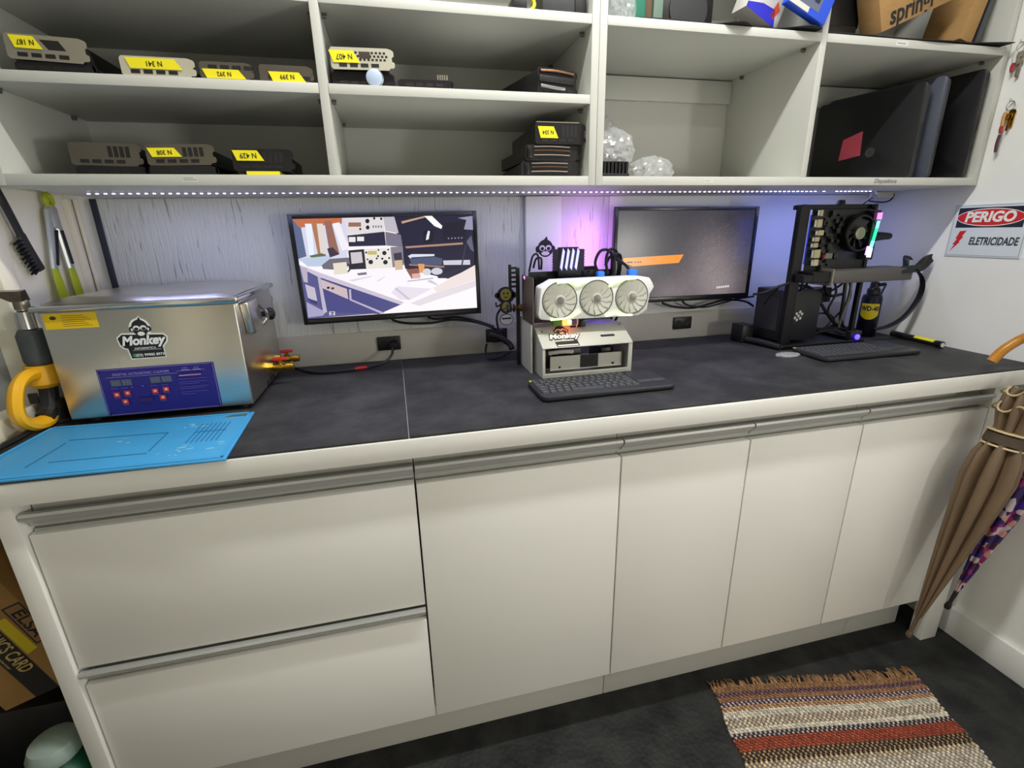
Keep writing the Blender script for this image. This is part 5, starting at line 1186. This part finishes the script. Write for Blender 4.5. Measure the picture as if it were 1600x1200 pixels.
carton('cardboard_box', 'thin brown cardboard box standing right of the printed box', (1.605, .318, ZT + .020), (0, 14, 0), .045, .12, .22, CARD)
carton('dark_folder', 'dark grey flat case leaning at right end of top board', (1.655, .325, ZT + .016), (0, 12, 0), .014, .14, .21, mat('slate_case', (70, 76, 82), .4))

# ------------------------------------------------------------------ sign and keys on the right wall
sg = thing('danger_sign', 'white danger sign reading PERIGO ELETRICIDADE on right wall', 'sign', (XR - .003, .16, 1.185))
sy0, sy1, sz0, sz1 = .330, .128, 1.186, 1.340    # viewer's left edge is the far one
MB().box(XR - .003, XR - .0004, sy1, sy0, sz0, sz1).build('plate', mat('sign_white', (214, 222, 228), .4), sg, .0008, 1)
Fg = frame((XR - .003, sy0, sz0), (0, -1, 0), (0, 0, 1)); SW = sy0 - sy1; SH = sz1 - sz0
NV = (26, 30, 46)
P = [(R(.004, .004, SW - .004, SH - .004), (120, 132, 140)), (R(.0052, .0052, SW - .0052, SH - .0052), (216, 224, 230)), (R(.014, SH * .56, SW - .014, SH - .010), NV),
     (ell(SW / 2, SH * .75, SW * .44, SH * .165, 40), (232, 232, 232)), (ell(SW / 2, SH * .75, SW * .43, SH * .150, 40), (206, 32, 34)),
     ([(.030, .076), (.049, .078), (.039, .060), (.044, .060), (.033, .044), (.038, .045), (.012, .014), (.023, .036), (.017, .036), (.027, .053), (.022, .053)], (206, 32, 34))]
decal('sign_print', P, PRINT, sg, Fg)
text('lettering', 'PERIGO', .040, WHITEINK, sg, Fg, SW / 2, SH * .75, .0012, bold=.0016, shear=.12, xs=.95)
text('lettering', 'ELETRICIDADE', .031, mat('sign_ink', (44, 50, 62), .5), sg, Fg, SW * .62, SH * .30, .0012, bold=.0007, shear=.12, xs=.62)
def keys(label, y, z, fobs, n, seed):
    t = thing('key_bunch', label, 'keys', (XR, y, z)); rs = random.Random(seed); x = XR - .010
    MB().cyl((XR, y, z), (x - .006, y, z), .002, n=8).cyl((x - .006, y, z), (x - .006, y, z + .006), .002, n=8).build('hook', ALU, t)
    MB().tube([(x, y + .010 * math.cos(a), z - .012 + .012 * math.sin(a)) for a in [2 * PI * k / 16 for k in range(17)]], .0011, n=6, sub=1).build('ring', CHROME, t)
    for k in range(n):
        dy = rs.uniform(-.012, .012); dz = -.030 - rs.uniform(0, .02); xx = x - .003 + .003 * k
        MB().lathe([(.009, 0), (.009, .002)], (xx, y + dy * .6, z + dz), (1, 0, 0), 12).box(xx, xx + .002, y + dy - .003, y + dy + .003, z + dz - .036, z + dz - .006).build('key', rs.choice((BRACKET, BRASS, CHROME)), t)
    for c, dz, l_ in fobs:
        MB().tube([(x - .006, y + .004, z + dz), (x - .006, y + .006, z + dz - l_ / 2), (x - .006, y + .004, z + dz - l_)], (.007, .004), n=8).build('fob', mat('fob_%d' % c[0], c, .5), t)
    return t
keys('lower key bunch with red and tan fobs on right wall', .246, 1.610, (((206, 160, 100), -.028, .036), ((190, 40, 40), -.060, .02), ((90, 50, 70), -.085, .045)), 4, 3)
keys('upper key bunch with red fob beside shelf unit', .258, 1.755, (((220, 220, 216), -.02, .03), ((180, 40, 50), -.05, .02)), 3, 8)

# ------------------------------------------------------------------ umbrellas hung from the counter edge
def umbrella(name, label, tip, top, rmax, m, folds, handle=None, seed=0, ferrule=None, strap=None):
    tip, top = Vector(tip), Vector(top); ax = top - tip; L_ = ax.length; d = ax.normalized()
    t = thing(name, label, 'umbrella', tip); rs = random.Random(seed)
    ph = [rs.uniform(-.5, .5) for _ in range(folds)]
    prof = [(.10, .085), (.16, .10), (.34, .22), (.62, .40), (.86, .56), (1.0, .68), (.93, .76), (.66, .815), (.58, .84), (.60, .865), (.78, .92), (.74, .97), (.5, 1.0), (.15, 1.0)]
    def rf(a, t_):
        s_ = abs(math.sin(a * folds / 2 + 2.2 * t_ + .6 * math.sin(3 * a)))
        return .55 + .55 * s_ ** .8 + (.10 * math.sin(13 * a + 5 * t_) if t_ > .85 else .05 * math.sin(7 * a))
    cb = MB().lathe([(r * rmax, h * L_) for r, h in prof], tip, d, 96, rfun=rf)
    def sq(b_):
        for v in b_.v:
            base = tip + d * (v - tip).dot(d); off = v - base; off.y *= .92; v.x, v.y, v.z = base + off
        return b_
    sq(cb).build('canopy', m, t, angle=60)
    MB().cyl(tip, tip + d * L_ * .10, .0045, .006, n=10).build('ferrule', ferrule or BLACKP, t)
    MB().lathe([(.011, -.004), (.011, .0), (.006, .006)][::-1] and [(.006, 0), (.009, .008), (.007, .02)], tip - d * .002, d, 12).build('tip_cap', ferrule or BLACKP, t)
    if strap:
        for h, c in ((.800, strap[1]), (.825, strap[0]), (.85, strap[1])):
            sb_ = MB().lathe([(rmax * (.76 if c is strap[0] else .78), h * L_ - (.013 if c is strap[0] else .0022)), (rmax * (.70 if c is strap[0] else .74), h * L_ + (.013 if c is strap[0] else .0022))], tip, d, 36, rfun=lambda a, t_: 1.06); sq(sb_).build('strap', c, t)
    if strap:
        for h, rr_, am in ((.985, .74, .010), (.93, .80, .012)):
            u_ = d.orthogonal().normalized(); w2 = d.cross(u_)
            MB().tube([tip + d * (h * L_ + am * math.sin(5 * a)) + (u_ * math.cos(a) + w2 * math.sin(a)) * rmax * (rr_ + .10 * math.sin(7 * a)) for a in [2 * PI * k / 48 for k in range(49)]], .0028, n=6, sub=1).build('edging', strap[1], t)
    if handle:
        MB().tube([top - d * .02] + [Vector(p) for p in handle[:1]], .006).build('shaft', CHROME, t)
        MB().tube(handle, .0125, n=14, sub=6).build('crook_handle', mat('amber_wood', (196, 132, 34), .25, coat=.6, noise=.12, nscale=30), t)
    return t
BRN = mat('brown_umbrella_cloth', (110, 90, 68), .55, noise=.10, nscale=12); TAN = mat('cream_piping', (190, 172, 132), .6); STR = mat('dark_brown_strap', (70, 56, 40), .6)
def floral():
    m = bpy.data.materials.new('floral_cloth'); m.use_nodes = True; nt = m.node_tree; N = nt.nodes; L = nt.links; b = N['Principled BSDF']; b.inputs['Roughness'].default_value = .6
    tc = N.new('ShaderNodeTexCoord'); v = N.new('ShaderNodeTexVoronoi'); v.inputs['Scale'].default_value = 55; L.new(tc.outputs['Object'], v.inputs['Vector'])
    r = N.new('ShaderNodeValToRGB'); r.color_ramp.interpolation = 'CONSTANT'; e = r.color_ramp.elements
    e[0].position = 0; e[0].color = (*lin((46, 22, 92)), 1); e[1].position = .35; e[1].color = (*lin((206, 190, 200)), 1)
    for p, c in ((.55, (150, 40, 110)), (.68, (60, 30, 130)), (.8, (210, 150, 140)), (.9, (70, 24, 70))): x = e.new(p); x.color = (*lin(c), 1)
    sp = N.new('ShaderNodeSeparateColor'); L.new(v.outputs['Color'], sp.inputs[0]); L.new(sp.outputs[0], r.inputs[0]); L.new(r.outputs[0], b.inputs['Base Color']); return m
umbrella('umbrella', 'brown umbrella with amber crook handle hung on counter edge', (1.406, -.063, .105), (1.575, -.070, .870), .061, BRN, 9,
         handle=[(1.592, -.072, .925), (1.610, -.074, .965), (1.632, -.055, .997), (1.645, -.015, 1.003), (1.640, .015, .985), (1.615, .035, .95), (1.598, .043, .917)], seed=2, ferrule=mat('ferrule_bronze', (110, 96, 78), .4, .5), strap=(STR, TAN))
umbrella('umbrella', 'purple and white floral umbrella hanging behind the brown one', (1.524, -.066, .185), (1.692, -.092, .80), .038, floral(), 7, seed=5)
MB().tube([(1.700, -.03, .80), (1.700, -.05, .86), (1.70, -.01, .915), (1.70, .02, .910)], .005).build('hook', CHROME, tag(thing('metal_hook', 'steel hook on counter edge holding floral umbrella', 'hook', (1.70, -.02, .8)), 'steel hook on counter edge holding floral umbrella', 'hook'))

# ------------------------------------------------------------------ rag rug on the floor
rg = thing('rag_rug', 'striped woven rag rug with tan fringe on black floor', 'rug', (.822, .028, FZ), (0, 0, math.radians(-9)))
RW = .640
bands = [(.0, .018, (150, 112, 78), (150, 112, 78)), (.018, .028, (84, 60, 92), (150, 112, 78)), (.028, .045, (156, 116, 84), (150, 110, 78)), (.045, .055, (84, 60, 92), (206, 196, 176)), (.055, .070, (170, 122, 84), (196, 170, 140)),
         (.070, .092, (206, 198, 180), (206, 198, 184)), (.092, .118, (206, 198, 180), (140, 112, 92)), (.118, .132, (214, 206, 190), (206, 198, 180)), (.132, .145, (58, 50, 66), (190, 180, 166)), (.145, .180, (142, 62, 44), (160, 84, 60)),
         (.180, .208, (52, 42, 38), (172, 142, 104)), (.208, .222, (206, 190, 160), (120, 100, 84)), (.222, .310, (206, 198, 184), (150, 134, 118)), (.310, .335, (100, 68, 50), (196, 176, 150)), (.335, .36, (206, 198, 184), (206, 198, 184)), (.36, .40, (60, 48, 52), (150, 116, 90)), (.40, .55, (206, 198, 184), (150, 116, 90)), (.55, .60, (142, 62, 44), (160, 84, 60)), (.60, .80, (206, 198, 184), (130, 110, 100))]
b = MB(); rs = random.Random(17); pitch = .0068; cols = 94; row = 0; y = 0.0
skew = -.10
while y < .62:
    c1, c2 = next((c, d) for a, e_, c, d in bands if a <= y < e_ or e_ == .80)
    wob = .004 * math.sin(y * 40) + rs.uniform(-.002, .002)
    for i in range(cols):
        x0 = i * RW / cols; x1 = x0 + RW / cols; hgt = .006 if (i + row) % 2 else .0035
        c = c1 if (i + row) % 2 else c2; k = rs.uniform(.82, 1.12); c = tuple(min(255, int(v * k)) for v in c)
        xo = wob + y * skew; ya, yb = -y, -y - pitch; yo = .010 * math.sin(x0 * 7 + 1.0) * math.exp(-y * 6)
        g = .0006
        b.add([(x0 + xo, ya + yo, .001), (x1 + xo, ya + yo, .001), (x1 + xo, yb + yo, .001), (x0 + xo, yb + yo, .001), (x0 + xo + g, ya + yo - g, hgt), (x1 + xo - g, ya + yo - g, hgt), (x1 + xo - g, yb + yo + g, hgt), (x0 + xo + g, yb + yo + g, hgt)],
              [(4, 7, 6, 5), (0, 4, 5, 1), (1, 5, 6, 2), (2, 6, 7, 3), (3, 7, 4, 0)], c)
    y += pitch; row += 1
b.build('weave', attr_mat('yarn', rough=.95, bump=.3), rg, local=True, smooth=False, fix=False, kind='stuff')
b = MB()
for k in range(230):
    x = rs.uniform(-.004, RW + .004); yo = .010 * math.sin(x * 7 + 1.0); l_ = rs.uniform(.010, .026) * (1.3 if x > RW * .7 else 1); a = rs.uniform(-.5, .5)
    kk = rs.uniform(.7, 1.15); c = tuple(int(v * kk) for v in (156, 118, 82))
    b.tube([(x, yo - .004, .003), (x + a * l_ * .5, yo + l_ * .5, .007), (x + a * l_, yo + l_, .003)], .0016, n=5, sub=2, col=c)
b.build('fringe', MATS['yarn'], rg, local=True, kind='stuff')

# ------------------------------------------------------------------ cartons and bottles in the niche left of the drawers
def box_by(name, label, o_, ux, uy, w_, h, d_, m):
    """carton with its printed face spanned by ux (along print) and uy (up of print), depth away from the viewer"""
    F = frame(o_, ux, uy); t = thing(name, label, 'box', o_); t.matrix_basis = F
    MB().box(0, w_, 0, h, -d_, 0).build('carton', m, t, .0015, local=True)
    return t, F
KR = mat('kraft_card', (164, 124, 70), .8, noise=.08, nscale=20)
UX = Vector((.34, 0, -.94)).normalized(); UY = Vector((.94, 0, .34)).normalized(); OO = Vector((-.796, .100, .545)) - UX * .235 - UY * .165
e1, F1 = box_by('graphics_card_box', 'kraft carton printed ELSA and GRAPHICS CARD, standing beside drawers', OO, UX, UY, .402, .183, .08, KR)
decal('print', [(R(0, .065, .402, .115), (28, 26, 26)), (R(.185, .146, .287, .1825), (34, 28, 24)), (R(.1885, .1495, .2835, .179), (150, 112, 64)), ([(.205, .118), (.300, .119), (.295, .143), (.205, .140)], (216, 196, 20))], PRINT, e1, F1)
text('lettering', 'ELSA', .034, INK, e1, F1, .236, .1645, .0012, bold=.0004, xs=1.0)
text('lettering', 'GRAPHICS CARD', .040, mat('card_gold', (206, 178, 110), .6), e1, F1, .335, .095, .0012, bold=.0006, xs=.5, align='RIGHT')
text('small_print', 'graphics accelerator', .009, MATS['card_gold'], e1, F1, .315, .073, .0012, align='RIGHT')
nb = thing('storage_carton', 'large plain brown carton standing at back of the niche', 'box', (-1.0, .34, FZ))
MB().box(-1.19, -.735, .24, .60, FZ, .82).build('carton', KR, nb, .003)
MB().box(-1.0, -.94, .2392, .24, FZ, .82).build('tape_seam', mat('tape', (150, 116, 70), .4), nb)
tag(MB().tube([(-1.10, .20, .675), (-.95, .19, .665), (-.82, .185, .668), (-.745, .20, .672)], .006).build('black_hose', CABLE), 'black cable hanging across the brown carton', 'cable')
gb = thing('detergent_bottle', 'green plastic bottle with milky cap standing beside drawers', 'bottle', (-.79, -.02, .20))
sup = thing('storage_crate', 'dark crate under the bottles in the niche', 'crate', (-.95, .05, FZ))
MB().box(-1.20, -.735, -.16, .22, FZ, .100).box(-1.15, -.77, .13, .22, .100, .30).build('crate', BLACKP, sup, .004)
GRN = mat('green_bottle', (28, 92, 66), .35); 
gb.location = (-.792, .045, .1002)
MB().lathe([(.030, 0), (.055, .006), (.060, .03), (.060, .09), (.048, .125), (.024, .145)], (-.792, .045, .1002), n=28).build('body', GRN, gb)
MB().lathe([(.025, .145), (.045, .150), (.048, .165), (.040, .185), (.02, .192)], (-.792, .045, .1002), n=24).build('cap', mat('milky_cap', (150, 170, 160), .35), gb)
MB().lathe([(.0606, .045), (.0608, .047), (.0608, .085), (.0606, .087)], (-.792, .045, .1002), n=28).build('label_band', mat('label_pale', (168, 178, 190), .5), gb)
wb2 = thing('white_bottle', 'white bottle with dark cap at left edge of the niche', 'bottle', (-.93, -.04, .1002))
MB().lathe([(.03, 0), (.040, .004), (.040, .10), (.030, .118), (.016, .126)], (-.93, -.04, .1002), n=24).build('body', mat('white_bottle', (206, 200, 206), .4), wb2)
MB().lathe([(.017, .126), (.017, .15), (.014, .152)], (-.93, -.04, .1002), n=18).build('cap', mat('plum_cap', (60, 40, 60), .4), wb2)
